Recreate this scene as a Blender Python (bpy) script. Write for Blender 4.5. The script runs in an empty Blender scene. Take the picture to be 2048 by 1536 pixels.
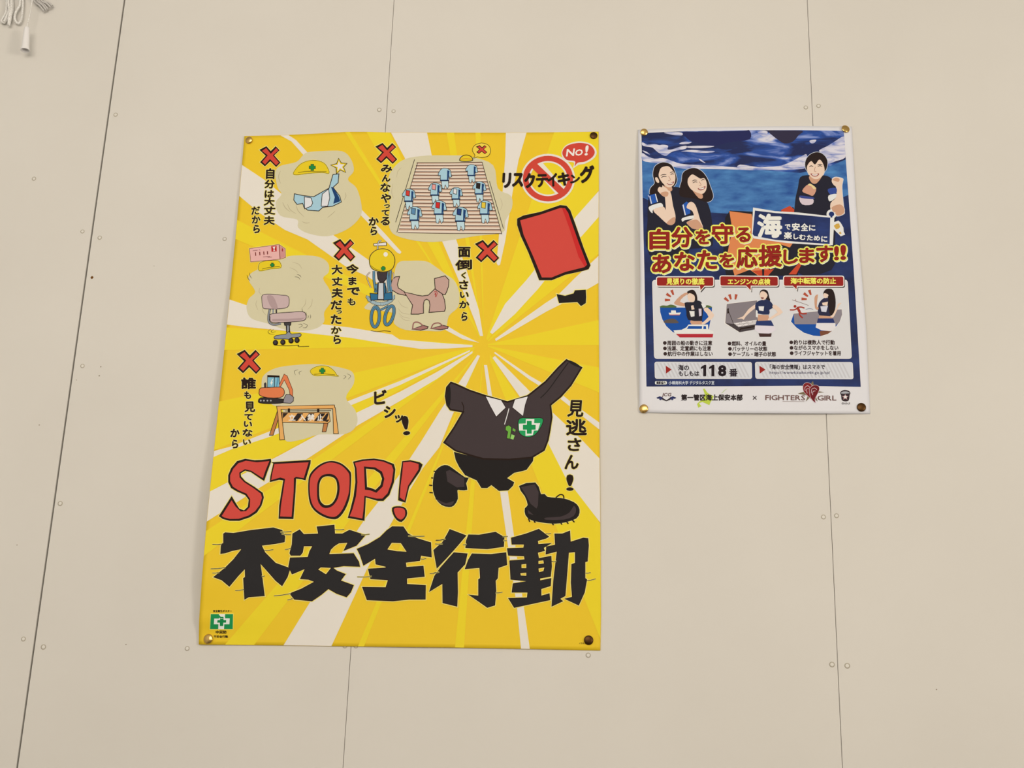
import bpy, bmesh, math, random
import numpy as np
from mathutils import Vector, Matrix
from mathutils.geometry import tessellate_polygon

random.seed(7)
S = bpy.context.scene
COL = S.collection

# ------------------------------------------------------------------ camera
F_PX, PITCH, YAW, ROLL, DIST = 2556.98, 0.305244, 0.084736, -0.0312523, 2.30538
CAM_Z = 1.55
def _rot(p, y, r):
    cx, sx, cy, sy, cr, sr = math.cos(p), math.sin(p), math.cos(y), math.sin(y), math.cos(r), math.sin(r)
    Rx = np.array([[1, 0, 0], [0, cx, -sx], [0, sx, cx]])
    Rz = np.array([[cy, -sy, 0], [sy, cy, 0], [0, 0, 1]])
    Ry = np.array([[cr, 0, sr], [0, 1, 0], [-sr, 0, cr]])
    return Rz @ Rx @ Ry
MR = _rot(PITCH, YAW, ROLL)
cam_d = bpy.data.cameras.new('camera')
cam_d.sensor_width = 36.0
cam_d.lens = F_PX / 2048 * 36.0
cam_d.clip_start = 0.01
cam = bpy.data.objects.new('camera', cam_d)
COL.objects.link(cam)
r_, u_, f_ = MR @ [1, 0, 0], MR @ [0, 0, 1], MR @ [0, 1, 0]
cam.matrix_world = Matrix(((r_[0], u_[0], -f_[0], 0), (r_[1], u_[1], -f_[1], -DIST),
                           (r_[2], u_[2], -f_[2], CAM_Z), (0, 0, 0, 1)))
S.camera = cam

# ------------------------------------------------------------------ world, window daylight and fill, exposure
w = bpy.data.worlds.new('world'); S.world = w
w.use_nodes = True
w.node_tree.nodes['Background'].inputs[0].default_value = (0.80, 0.86, 1.0, 1)
w.node_tree.nodes['Background'].inputs[1].default_value = 0.6
# daylight enters by the right-hand window; the high window behind the camera is an added soft fill
# (wall, centre along the wall, centre height, width, height, watts)
WINDOWS = [('front', -0.80, 2.95, 2.8, 1.3, 56.0), ('right', -3.0, 2.0, 1.0, 1.0, 68.0)]
for side, wx, wz, ww, wh, watts in WINDOWS:
    ld = bpy.data.lights.new('window_daylight', 'AREA')
    ld.shape = 'RECTANGLE'; ld.size = ww; ld.size_y = wh
    ld.energy = watts; ld.color = (1.0, 0.885, 0.745)
    lo = bpy.data.objects.new('window_daylight', ld); COL.objects.link(lo)
    lo.location = (wx, -3.62, wz) if side == 'front' else (3.12, wx, wz)
    lo.rotation_euler = (math.radians(90), 0, 0) if side == 'front' else (math.radians(90), 0, math.radians(90))
S.view_settings.view_transform = 'Standard'
S.view_settings.look = 'None'
S.view_settings.gamma = 1.0
S.view_settings.use_curve_mapping = False
S.view_settings.exposure = 0.0

# ------------------------------------------------------------------ materials
ILLUM = (0.90, 0.80, 0.68)          # light arriving on the wall, used to turn observed colours into surface colours
def lin(c):
    c /= 255.0
    return c / 12.92 if c <= 0.04045 else ((c + 0.055) / 1.055) ** 2.4
def alb(rgb):
    return tuple(min(0.92, lin(c) / e) for c, e in zip(rgb, ILLUM))
_mats = {}
def mat(rgb, rough=0.6, spec=0.10, metal=0.0, name=None, raw=False):
    key = (tuple(rgb), rough, spec, metal)
    if key in _mats: return _mats[key]
    m = bpy.data.materials.new(name or 'print_%02x%02x%02x' % tuple(int(c) for c in rgb))
    m.use_nodes = True
    b = m.node_tree.nodes['Principled BSDF']
    c = rgb if raw else alb(rgb)
    b.inputs['Base Color'].default_value = (*c, 1)
    b.inputs['Roughness'].default_value = rough
    b.inputs['Specular IOR Level'].default_value = spec
    b.inputs['Metallic'].default_value = metal
    _mats[key] = m
    return m
def noise_mat(name, ca, cb, scale, stretch=(1, 1, 1), rough=0.55, lo_=0.35, hi_=0.65, detail=4.0, spec=0.25, distort=0.0, bump=0.0):
    m = bpy.data.materials.new(name); m.use_nodes = True
    nt = m.node_tree; b = nt.nodes['Principled BSDF']
    tc = nt.nodes.new('ShaderNodeTexCoord'); mp = nt.nodes.new('ShaderNodeMapping')
    mp.inputs['Scale'].default_value = stretch
    n = nt.nodes.new('ShaderNodeTexNoise'); n.inputs['Scale'].default_value = scale
    n.inputs['Detail'].default_value = detail; n.inputs['Distortion'].default_value = distort
    r = nt.nodes.new('ShaderNodeValToRGB')
    r.color_ramp.elements[0].position = lo_; r.color_ramp.elements[1].position = hi_
    r.color_ramp.elements[0].color = (*alb(ca), 1); r.color_ramp.elements[1].color = (*alb(cb), 1)
    nt.links.new(tc.outputs['Object'], mp.inputs[0]); nt.links.new(mp.outputs[0], n.inputs[0])
    nt.links.new(n.outputs[0], r.inputs[0]); nt.links.new(r.outputs[0], b.inputs['Base Color'])
    b.inputs['Roughness'].default_value = rough; b.inputs['Specular IOR Level'].default_value = spec
    if bump:
        bp = nt.nodes.new('ShaderNodeBump'); bp.inputs['Strength'].default_value = bump; bp.inputs['Distance'].default_value = 0.001
        nt.links.new(n.outputs[0], bp.inputs['Height']); nt.links.new(bp.outputs[0], b.inputs['Normal'])
    return m

# ------------------------------------------------------------------ object helpers
def tag(o, label=None, cat=None, group=None, kind=None):
    if label: o['label'] = label
    if cat: o['category'] = cat
    if group: o['group'] = group
    if kind: o['kind'] = kind
    return o
def empty(name, loc):
    o = bpy.data.objects.new(name, None); COL.objects.link(o)
    o.empty_display_size = 0.05; o.location = loc
    return o
def mesh_obj(name, verts, faces, mats, midx=None, parent=None, smooth=False):
    me = bpy.data.meshes.new(name)
    me.from_pydata(verts, [], faces)
    for m in (mats if isinstance(mats, (list, tuple)) else [mats]): me.materials.append(m)
    if midx: me.polygons.foreach_set('material_index', midx)
    if smooth: me.polygons.foreach_set('use_smooth', [True] * len(me.polygons))
    me.update()
    o = bpy.data.objects.new(name, me); COL.objects.link(o)
    if parent is not None:
        o.parent = parent
        o.matrix_parent_inverse = Matrix.Translation(-parent_world(parent))
    return o
def parent_world(o):
    v = Vector(o.location)
    if o.parent is not None and o.type != 'EMPTY': return Vector((0, 0, 0)) + v
    return v
def box(name, a, b, m, parent=None, bevel=0.0, seg=2):
    bm = bmesh.new()
    bmesh.ops.create_cube(bm, size=1.0)
    for v in bm.verts:
        v.co = Vector((a[i] + (b[i] - a[i]) * (v.co[i] + 0.5) for i in range(3)))
    if bevel:
        bmesh.ops.bevel(bm, geom=list(bm.edges), offset=bevel, segments=seg, affect='EDGES', profile=0.5)
    me = bpy.data.meshes.new(name); bm.to_mesh(me); bm.free()
    me.materials.append(m)
    o = bpy.data.objects.new(name, me); COL.objects.link(o)
    if parent is not None:
        o.parent = parent; o.matrix_parent_inverse = Matrix.Translation(-parent_world(parent))
    return o
def lathe(profile, n=32):
    """profile: (radius, height) pairs; axis is local +Z"""
    vs, fs = [], []
    for r, h in profile:
        for k in range(n):
            a = 2 * math.pi * k / n
            vs.append((r * math.cos(a), r * math.sin(a), h))
    for i in range(len(profile) - 1):
        for k in range(n):
            k2 = (k + 1) % n
            fs.append((i * n + k, i * n + k2, (i + 1) * n + k2, (i + 1) * n + k))
    fs.append(tuple(range(n))[::-1]); fs.append(tuple((len(profile) - 1) * n + k for k in range(n)))
    return vs, fs
def ray(px, py):
    d = MR @ np.array([(px - 1024) / F_PX, 1.0, -(py - 768) / F_PX])
    return d
def on_wall(px, py, off=0.0):
    """the point of the plane `off` metres in front of the back wall that a pixel looks at"""
    d = ray(px, py); t = (DIST - off) / d[1]
    return (d[0] * t, -off, CAM_Z + d[2] * t)

# ------------------------------------------------------------------ the room
WALL = (215, 201, 181)
m_wall = noise_mat('painted_board', (213, 200, 182), (216, 203, 185), 3.0, rough=0.6, spec=0.2, detail=6.0)
m_back = mat((44, 30, 15), rough=0.9, spec=0.1, name='joint_backing')
m_paint = mat((196, 188, 174), rough=0.8, spec=0.2, name='room_paint')
m_floor = noise_mat('floor_vinyl', (96, 84, 70), (108, 96, 80), 12.0, rough=0.5)
X0, X1, Y0, ZC = -2.7, 3.2, -3.7, 3.75
fl = box('floor', (X0, Y0, -0.05), (X1, 0.03, 0), m_floor); tag(fl, kind='structure')
ce = box('ceiling', (X0, Y0, ZC), (X1, 0.03, ZC + 0.05), m_paint); tag(ce, kind='structure')
wl = box('wall_left', (X0 - 0.08, Y0, 0), (X0, 0.03, ZC), m_paint); tag(wl, kind='structure')
wf = empty('wall_front', (0, Y0, 0)); tag(wf, kind='structure')
wr = empty('wall_right', (X1, 0, 0)); tag(wr, kind='structure')
m_frame = mat((205, 205, 205), rough=0.4, name='window_frame_aluminium')
m_glass = bpy.data.materials.new('window_glass'); m_glass.use_nodes = True
_b = m_glass.node_tree.nodes['Principled BSDF']
_b.inputs['Transmission Weight'].default_value = 1.0; _b.inputs['Roughness'].default_value = 0.02; _b.inputs['IOR'].default_value = 1.45
for k, (side, wx, wz, ww, wh, watts) in enumerate(WINDOWS):
    a0, a1, b0, b1 = wx - ww / 2 - .05, wx + ww / 2 + .05, wz - wh / 2 - .05, wz + wh / 2 + .05
    if side == 'front':
        par, s0, s1 = wf, X0, X1
        def bb(n, u0, u1, v0, v1, d0, d1, m, pr_, **kw): return box(n, (u0, Y0 - d1, v0), (u1, Y0 - d0, v1), m, pr_, **kw)
        wn = empty('window_%d' % (k + 1), (wx, Y0, b0))  # unseen front window, added to carry the soft fill light
    else:
        par, s0, s1 = wr, Y0 - .08, 0.03
        def bb(n, u0, u1, v0, v1, d0, d1, m, pr_, **kw): return box(n, (X1 + d0, u0, v0), (X1 + d1, u1, v1), m, pr_, **kw)
        wn = empty('window_%d' % (k + 1), (X1, wx, b0))
    tag(wn, kind='structure')
    for u0, u1, v0, v1 in ((s0, a0, 0, ZC), (a1, s1, 0, ZC), (a0, a1, 0, b0), (a0, a1, b1, ZC)):
        bb('wall_section', u0, u1, v0, v1, 0, .08, m_paint, par)
    for p, q in (((a0, b0), (a1, b0 + .05)), ((a0, b1 - .05), (a1, b1)), ((a0, b0 + .05), (a0 + .05, b1 - .05)), ((a1 - .05, b0 + .05), (a1, b1 - .05)), ((wx - .02, b0 + .05), (wx + .02, b1 - .05))):
        bb('frame_bar', p[0], q[0], p[1], q[1], -.02, .06, m_frame, wn, bevel=0.004)
    for p, q in ((a0 + .05, wx - .02), (wx + .02, a1 - .05)):
        bb('pane', p, q, b0 + .05, b1 - .05, .024, .03, m_glass, wn)

# the panelled wall with the posters
wb = box('wall_back', (X0, 0.012, 0), (X1, 0.05, ZC), m_back); tag(wb, kind='structure')
JL, JM, JR = -1.05955, -0.471455, 0.38833
bounds = [(X0, JL - 0.88, 0.0005), (JL - 0.88, JL, 0.0018), (JL, JM, 0.0005), (JM, JR, 0.0005), (JR, JR + 0.86, 0.0005), (JR + 0.86, JR + 1.72, 0.0005), (JR + 1.72, X1, 0.0004)]
panels = []
for i, (a, b, g) in enumerate(bounds):
    gl = 0.0017 if a == JL else 0.0004
    gr = 0.0017 if b == JL else 0.0004
    panels.append(box('panel', (a + gl, 0.0, 0), (b - gr, 0.0125, ZC), m_wall, wb, bevel=0.0007, seg=2))
# screw heads, painted over, with a faint ring of shadowed paint
m_screw = mat((220, 207, 188), rough=0.5, spec=0.3, name='painted_screw')
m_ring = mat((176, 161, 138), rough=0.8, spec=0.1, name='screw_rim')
sv, sf = lathe([(0.0046, 0.0), (0.0046, 0.0003), (0.0036, 0.0004), (0.0033, 0.0003), (0.0030, 0.0005), (0.0015, 0.0008), (0.0005, 0.0006)], 20)
n_ = 20
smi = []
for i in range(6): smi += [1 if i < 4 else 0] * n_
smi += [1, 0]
screw_me = None
def panel_at(x):
    for (a, b, g), p in zip(bounds, panels):
        if a <= x < b: return p
    return panels[-1]
def screw(px, py, tilt=0.0):
    global screw_me
    x, y, z = on_wall(px, py)
    if screw_me is None:
        o = mesh_obj('screw', sv, sf, [m_screw, m_ring], smi, None, True); screw_me = o.data
    else:
        o = bpy.data.objects.new('screw', screw_me); COL.objects.link(o)
    o.location = (x, 0.0, z)
    o.rotation_euler = (math.radians(90) + random.uniform(-.04, .04), random.uniform(-.04, .04), 0)
    o.parent = panel_at(x)
    o.scale = (random.uniform(.9, 1.05),) * 3
for p in [(231.3, 229.5), (199.5, 475.5), (165, 463), (449.3, 478), (165, 732), (120.5, 1007), (87, 1294), (374.5, 1297), (47, 1278), (68, 357.5),
          (1176.5, 1310.5), (1611.6, 215), (1637, 212), (1646.9, 1034), (1673, 1031.5), (1664, 1329), (1694.5, 1331.5),
          (758.6, 219.7), (787.2, 222.5), (690, 1291.5), (712, 1291.5)]:
    screw(*p)
m_hole = mat((110, 70, 30), rough=0.9, spec=0.05, name='rusty_hole')
m_pinhole = mat((150, 133, 112), rough=0.9, spec=0.05, name='pin_hole')
for (px, py, r, m) in [(184, 555, 0.0030, m_hole), (201.5, 733.5, 0.0013, m_pinhole), (198.5, 751.5, 0.0014, m_pinhole), (78.5, 850, 0.0012, m_pinhole), (34, 1090, 0.0010, m_pinhole), (1873, 1379, 0.0012, m_pinhole),
                       (252, 1289, 0.0011, m_pinhole), (153, 760, 0.0008, m_pinhole), (308, 532, 0.0008, m_pinhole)]:
    x, y, z = on_wall(px, py)
    vs, fs = lathe([(r, 0.0), (r * 0.9, 0.00015), (r * 0.3, 0.0001)], 12)
    o = mesh_obj('nail_hole', vs, fs, m, None, None, True)
    o.location = (x, 0, z); o.rotation_euler = (math.radians(90), 0, 0); o.parent = panel_at(x)

# ------------------------------------------------------------------ poster surfaces
def lerp_table(tab, x):
    if x <= tab[0][0]: return tab[0][1]
    for (a, va), (b, vb) in zip(tab, tab[1:]):
        if x <= b:
            t = (x - a) / (b - a); t = t * t * (3 - 2 * t)
            return va + (vb - va) * t
    return tab[-1][1]
class Surf:
    """a sheet of paper pinned to the wall; maps a viewed point onto the gently bulging sheet"""
    def __init__(self, tl, tr, bl, hfun):
        self.o = on_wall(*tl); a = on_wall(*tr); b = on_wall(*bl)
        self.W = math.hypot(a[0] - self.o[0], a[2] - self.o[2]); self.H = math.hypot(b[0] - self.o[0], b[2] - self.o[2])
        self.e1 = ((a[0] - self.o[0]) / self.W, (a[2] - self.o[2]) / self.W)
        self.e2 = ((b[0] - self.o[0]) / self.H, (b[2] - self.o[2]) / self.H)
        self.hfun = hfun
    def h(self, x, z):
        dx, dz = x - self.o[0], z - self.o[2]
        return self.hfun((dx * self.e1[0] + dz * self.e1[1]) / self.W, (dx * self.e2[0] + dz * self.e2[1]) / self.H)
    def pt(self, px, py, lev=0):
        d = ray(px, py); h = 0.003; add = (0.00012 if lev else 0.0) + lev * 0.00007
        for _ in range(4):
            t = (DIST - h - add) / d[1]
            x, z = d[0] * t, CAM_Z + d[2] * t
            h = self.h(x, z)
        t = (DIST - h - add) / d[1]
        return (d[0] * t, -(h + add), CAM_Z + d[2] * t)
LIFT = [(0, .0015), (.12, .003), (.30, .006), (.45, .009), (.6, .013), (.75, .019), (.88, .019), (.95, .012), (.985, .003), (1.0, .003)]
def h_left(u, v):
    u_ = max(0.0, min(1.0, u)); v_ = max(0.0, min(1.0, v))
    h = 0.0018 + lerp_table(LIFT, v_) * math.exp(-(u_ / 0.11) ** 1.4)
    h += 0.003 * math.sin(math.pi * u_) * math.sin(math.pi * v_)
    h += 0.005 * math.exp(-((u_ - 0.33) / 0.10) ** 2) * math.exp(-v_ / 0.05)
    h += 0.0015 * math.exp(-((u_ - 0.55) / 0.22) ** 2) * math.exp(-(1 - v_) / 0.04)
    h += 0.003 * math.sin(math.pi * v_) ** 0.8 * math.exp(-(1 - u_) / 0.05)
    h += 0.0006 * math.sin(9 * v_ + 2) * math.sin(7 * u_)
    return h
def h_right(u, v):
    u_ = max(0.0, min(1.0, u)); v_ = max(0.0, min(1.0, v))
    h = 0.0016 + 0.009 * math.sin(math.pi * v_) ** 0.8 * math.exp(-(u_ / 0.10) ** 1.3)
    h += 0.006 * math.sin(math.pi * v_) * math.exp(-((1 - u_) / 0.10) ** 1.3)
    h += 0.005 * math.sin(math.pi * u_) * math.exp(-(1 - v_) / 0.06) + 0.004 * math.sin(math.pi * u_) * math.exp(-v_ / 0.07)
    h += 0.0006 * math.sin(8 * u_ + 1) * math.sin(6 * v_ + .5)
    return h
SL = Surf((487, 272), (1197, 263), (398, 1290), h_left)
SR = Surf((1276, 259.5), (1703.5, 253), (1278.5, 825), h_right)

# ------------------------------------------------------------------ flat print drawing kit
VIEWS = {'A': (440, 240, 400 / 2048), 'B': (720, 240, 500 / 2048), 'C': (440, 460, .15625), 'D': (640, 460, .15625), 'E': (420, 680, .15625),
         'F': (700, 560, 520 / 2048), 'G': (420, 880, 480 / 2048), 'H': (780, 880, 480 / 2048), 'I': (390, 1120, 410 / 2048), 'J': (800, 1120, 410 / 2048),
         'K': (1260, 240, .1171875), 'L': (1480, 240, .1171875), 'M': (1270, 400, .1171875), 'N': (1480, 400, .1171875),
         'O': (1280, 540, .1171875), 'P': (1500, 540, .1171875), 'Q': (1270, 660, .1171875), 'R': (1510, 660, .1171875), 'X': (0, 0, 1.0)}
def W(view, pts):
    x0, y0, s = VIEWS[view]
    return [(x0 + x * s, y0 + y * s) for x, y in pts]
def smooth(pts, n=4, closed=True):
    out = []; N = len(pts)
    for i in range(N if closed else N - 1):
        p0 = pts[(i - 1) % N] if closed or i > 0 else pts[0]
        p1 = pts[i]; p2 = pts[(i + 1) % N]
        p3 = pts[(i + 2) % N] if closed or i + 2 < N else pts[-1]
        for k in range(n):
            t = k / n
            out.append(tuple(0.5 * (2 * p1[j] + (p2[j] - p0[j]) * t + (2 * p0[j] - 5 * p1[j] + 4 * p2[j] - p3[j]) * t * t
                                    + (3 * p1[j] - p0[j] - 3 * p2[j] + p3[j]) * t ** 3) for j in range(2)))
    if not closed: out.append(pts[-1])
    return out
def area2(p): return sum(a[0] * b[1] - b[0] * a[1] for a, b in zip(p, p[1:] + p[:1]))
def offset(pts, d):
    """grow a closed outline by d pixels"""
    sgn = 1 if area2(pts) > 0 else -1
    out = []; N = len(pts)
    for i in range(N):
        a, b, c = pts[i - 1], pts[i], pts[(i + 1) % N]
        n1 = (b[1] - a[1], -(b[0] - a[0])); n2 = (c[1] - b[1], -(c[0] - b[0]))
        l1 = math.hypot(*n1) or 1e-6; l2 = math.hypot(*n2) or 1e-6
        n1 = (n1[0] / l1, n1[1] / l1); n2 = (n2[0] / l2, n2[1] / l2)
        m = (n1[0] + n2[0], n1[1] + n2[1]); lm = math.hypot(*m)
        if lm < 1e-3: m = n1; k = 1
        else: m = (m[0] / lm, m[1] / lm); k = min(1.8, 1 / max(0.3, m[0] * n1[0] + m[1] * n1[1]))
        out.append((b[0] + sgn * d * k * m[0], b[1] + sgn * d * k * m[1]))
    return out
def ell(cx, cy, rx, ry, n=28, rot=0):
    c, s = math.cos(rot), math.sin(rot)
    return [(cx + rx * math.cos(a) * c - ry * math.sin(a) * s, cy + rx * math.cos(a) * s + ry * math.sin(a) * c)
            for a in (2 * math.pi * k / n for k in range(n))]
def rrect(x0, y0, x1, y1, r, n=5):
    out = []
    for cx, cy, a0 in ((x1 - r, y0 + r, -90), (x1 - r, y1 - r, 0), (x0 + r, y1 - r, 90), (x0 + r, y0 + r, 180)):
        for k in range(n + 1):
            a = math.radians(a0 + 90 * k / n); out.append((cx + r * math.cos(a), cy + r * math.sin(a)))
    return out
def plus(cx, cy, r, t):
    return [(cx - t, cy - r), (cx + t, cy - r), (cx + t, cy - t), (cx + r, cy - t), (cx + r, cy + t), (cx + t, cy + t),
            (cx + t, cy + r), (cx - t, cy + r), (cx - t, cy + t), (cx - r, cy + t), (cx - r, cy - t), (cx - t, cy - t)]
_glyphs = {}
def glyph_mesh(ch, bold):
    key = (ch, bold)
    if key not in _glyphs:
        c = bpy.data.curves.new('lettering', 'FONT'); c.body = ch; c.size = 1.0; c.offset = bold; c.resolution_u = 2
        o = bpy.data.objects.new('lettering', c)
        m = bpy.data.meshes.new_from_object(o)
        _glyphs[key] = ([(v.co.x, v.co.y) for v in m.vertices], [tuple(p.vertices) for p in m.polygons])
        bpy.data.objects.remove(o); bpy.data.curves.remove(c); bpy.data.meshes.remove(m)
    return _glyphs[key]
class Part:
    MAXE = 11.0
    def __init__(self, name, surf, parent):
        self.name, self.s, self.parent = name, surf, parent
        self.v, self.f, self.mi, self.mats = [], [], [], []
    def _m(self, c):
        m = c if not isinstance(c, tuple) else mat(c)
        if m not in self.mats: self.mats.append(m)
        return self.mats.index(m)
    def tris(self, pts, tri, color, lev):
        pts = list(pts)
        tri = [tuple(t) for t in tri]
        while True:
            mids = {}
            def mid(a, b):
                if math.hypot(pts[a][0] - pts[b][0], pts[a][1] - pts[b][1]) <= self.MAXE: return None
                k = (a, b) if a < b else (b, a)
                if k not in mids:
                    mids[k] = len(pts); pts.append(((pts[a][0] + pts[b][0]) / 2, (pts[a][1] + pts[b][1]) / 2))
                return mids[k]
            out = []
            for a, b, c in tri:
                ab, bc, ca = mid(a, b), mid(b, c), mid(c, a)
                k = sum(x is not None for x in (ab, bc, ca))
                if k == 0: out.append((a, b, c))
                elif k == 3: out += [(a, ab, ca), (ab, b, bc), (ca, bc, c), (ab, bc, ca)]
                else:
                    # rotate so that ab is split (and ca is not, when two are)
                    while not (ab is not None and ca is None):
                        a, b, c = b, c, a; ab, bc, ca = bc, ca, ab
                    if k == 1: out += [(a, ab, c), (ab, b, c)]
                    else: out += [(ab, b, bc), (a, ab, bc), (a, bc, c)]
            tri = out
            if not mids: break
        base = len(self.v); mi = self._m(color)
        self.v += [self.s.pt(x, y, lev) for x, y in pts]
        for t in tri:
            a, b, c = (pts[i] for i in t)
            sgn = (b[0] - a[0]) * (c[1] - a[1]) - (b[1] - a[1]) * (c[0] - a[0])
            t = t if sgn < 0 else t[::-1]
            self.f.append(tuple(base + i for i in t)); self.mi.append(mi)
        return self
    def poly(self, pts, color, lev, holes=()):
        loops = [[Vector((x, y, 0)) for x, y in pts]] + [[Vector((x, y, 0)) for x, y in h] for h in holes]
        flat = list(pts) + [q for h in holes for q in h]
        return self.tris(flat, tessellate_polygon(loops), color, lev)
    def shape(self, pts, fill, line, lw, lev, holes=()):
        """a filled outline drawn with an ink line round it"""
        if self.s is SL: lw *= 1.5
        self.poly(offset(pts, lw), line, lev, [offset(h, -lw) for h in holes])
        return self.poly(pts, fill, lev + 1, holes)
    def stroke(self, pts, width, color, lev, closed=False, taper=False):
        n = len(pts); L, Rr = [], []
        for i in range(n):
            a = pts[i - 1] if (i > 0 or closed) else pts[i]
            c = pts[(i + 1) % n] if (i < n - 1 or closed) else pts[i]
            dx, dy = c[0] - a[0], c[1] - a[1]; l = math.hypot(dx, dy) or 1
            k = width / 2
            if taper: k *= (0.25 + 0.75 * math.sin(math.pi * (i + .5) / n))
            L.append((pts[i][0] - dy / l * k, pts[i][1] + dx / l * k)); Rr.append((pts[i][0] + dy / l * k, pts[i][1] - dx / l * k))
        tri = []
        for i in range(n if closed else n - 1):
            j = (i + 1) % n; tri += [(i, j, n + j), (i, n + j, n + i)]
        return self.tris(L + Rr, tri, color, lev)
    def glyph(self, ch, bb, color, lev, bold=0.0, rot=0.0, shear=0.0, halo=None, halo_px=0.0, quad=None):
        """one character fitted to the box bb = (x0, y0, x1, y1) in photograph pixels"""
        base_v, _ = glyph_mesh(ch, 0.0)
        gx0, gx1 = min(p[0] for p in base_v), max(p[0] for p in base_v); gy0, gy1 = min(p[1] for p in base_v), max(p[1] for p in base_v)
        gx0 -= bold; gx1 += bold; gy0 -= bold; gy1 += bold
        cx, cy = (bb[0] + bb[2]) / 2, (bb[1] + bb[3]) / 2
        sx, sy = (bb[2] - bb[0]) / (gx1 - gx0), (bb[3] - bb[1]) / (gy1 - gy0)
        c, s = math.cos(rot), math.sin(rot)
        def place(p, ox=0, oy=0):
            x = (p[0] - (gx0 + gx1) / 2) * sx; y = -(p[1] - (gy0 + gy1) / 2) * sy
            x -= shear * y
            return (cx + x * c - y * s + ox, cy + x * s + y * c + oy)
        vs, fs = glyph_mesh(ch, 0.0)
        tri = [(f[0], f[i], f[i + 1]) for f in fs for i in range(1, len(f) - 1)]
        def put(col, lv, r_px, n, k0=0):
            # strokes are thickened by laying the character down n times round a small circle
            for k in range(n):
                a = 2 * math.pi * (k + .5) / n
                self.tris([place(p, r_px * math.cos(a), r_px * math.sin(a)) for p in vs], tri, col, lv + 0.03 * k)
        w_px = bold * math.sqrt(abs(sx * sy))
        if halo is not None: put(halo, lev - 1, halo_px + w_px, 10 if halo_px > 2 else 8)
        if bold > 0: put(color, lev, w_px, 6)
        self.tris([place(p) for p in vs], tri, color, lev + 0.2)
        return self
    def text_row(self, txt, x0, y0, x1, y1, color, lev, bold=0.0, slope=0.0, halo=None, halo_px=0.0, shear=0.0, cell=None):
        """full-width characters set in equal cells between x0 and x1 (whole em boxes)"""
        n = len(txt); cw = (x1 - x0) / n
        for i, ch in enumerate(txt):
            if ch in ' \u3000': continue
            vs, _ = glyph_mesh(ch, 0.0)
            ax0, ax1 = min(p[0] for p in vs), max(p[0] for p in vs); ay0, ay1 = min(p[1] for p in vs), max(p[1] for p in vs)
            # em box of the Japanese face: x 0..1, y -0.12..0.88
            X = x0 + cw * i; hgt = y1 - y0; dy = slope * (X - x0)
            self.glyph(ch, (X + (ax0 - bold) * cw, y0 + (0.88 - ay1 - bold) * hgt + dy, X + (ax1 + bold) * cw, y0 + (0.88 - ay0 + bold) * hgt + dy),
                       color, lev, bold, shear=shear, halo=halo, halo_px=halo_px)
        return self
    def latin_row(self, txt, x0, y0, x1, y1, color, lev, bold=0.0, slope=0.0, shear=0.0, halo=None, halo_px=0.0):
        """proportional letters: y0 = cap height line, y1 = baseline"""
        adv = 0; items = []
        for ch in txt:
            if ch == ' ': adv += .3; continue
            vs, _ = glyph_mesh(ch, 0.0)
            a, b = min(p[0] for p in vs), max(p[0] for p in vs)
            items.append((ch, adv, b - a, min(p[1] for p in vs), max(p[1] for p in vs))); adv += (b - a) + 0.09
        adv -= .09; k = (x1 - x0) / adv; hgt = (y1 - y0) / 0.69
        for ch, a, wd, ya, yb in items:
            X = x0 + a * k; dy = slope * (X - x0)
            self.glyph(ch, (X - bold * k, y1 - (yb + bold) * hgt + dy, X + (wd + bold) * k, y1 - (ya - bold) * hgt + dy), color, lev, bold, shear=shear, halo=halo, halo_px=halo_px)
        return self
    def build(self, label=None):
        o = mesh_obj(self.name, self.v, self.f, self.mats, self.mi, self.parent)
        if label: o['label'] = label
        return o
def child_of(part_obj, o):
    """make o a sub-part of part_obj (both live under the same Empty)"""
    o.parent = part_obj
    o.matrix_parent_inverse = Matrix.Identity(4)
def sheet(name, surf, parent, top, right, bottom, left, material, nu=88, nv=120):
    """the paper itself: a Coons patch between four traced edges, 0.25 mm thick"""
    def along(poly, t):
        L = [0]
        for a, b in zip(poly, poly[1:]): L.append(L[-1] + math.hypot(b[0] - a[0], b[1] - a[1]))
        d = t * L[-1]
        for i in range(len(poly) - 1):
            if d <= L[i + 1] + 1e-9:
                k = (d - L[i]) / (L[i + 1] - L[i]); return (poly[i][0] + (poly[i + 1][0] - poly[i][0]) * k, poly[i][1] + (poly[i + 1][1] - poly[i][1]) * k)
        return poly[-1]
    c00, c10, c01, c11 = top[0], top[-1], bottom[0], bottom[-1]
    vs, fs = [], []
    for j in range(nv + 1):
        v = j / nv; Lp, Rp = along(left, v), along(right, v)
        for i in range(nu + 1):
            u = i / nu; T, B = along(top, u), along(bottom, u)
            p = [(1 - v) * T[k] + v * B[k] + (1 - u) * Lp[k] + u * Rp[k]
                 - ((1 - u) * (1 - v) * c00[k] + u * (1 - v) * c10[k] + (1 - u) * v * c01[k] + u * v * c11[k]) for k in range(2)]
            vs.append(surf.pt(p[0], p[1], 0))
    for j in range(nv):
        for i in range(nu):
            a = j * (nu + 1) + i; fs.append((a, a + nu + 1, a + nu + 2, a + 1))
    o = mesh_obj(name, vs, fs, material, None, parent, True)
    md = o.modifiers.new('thickness', 'SOLIDIFY'); md.thickness = 0.00025; md.offset = -1.0
    return o

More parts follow.
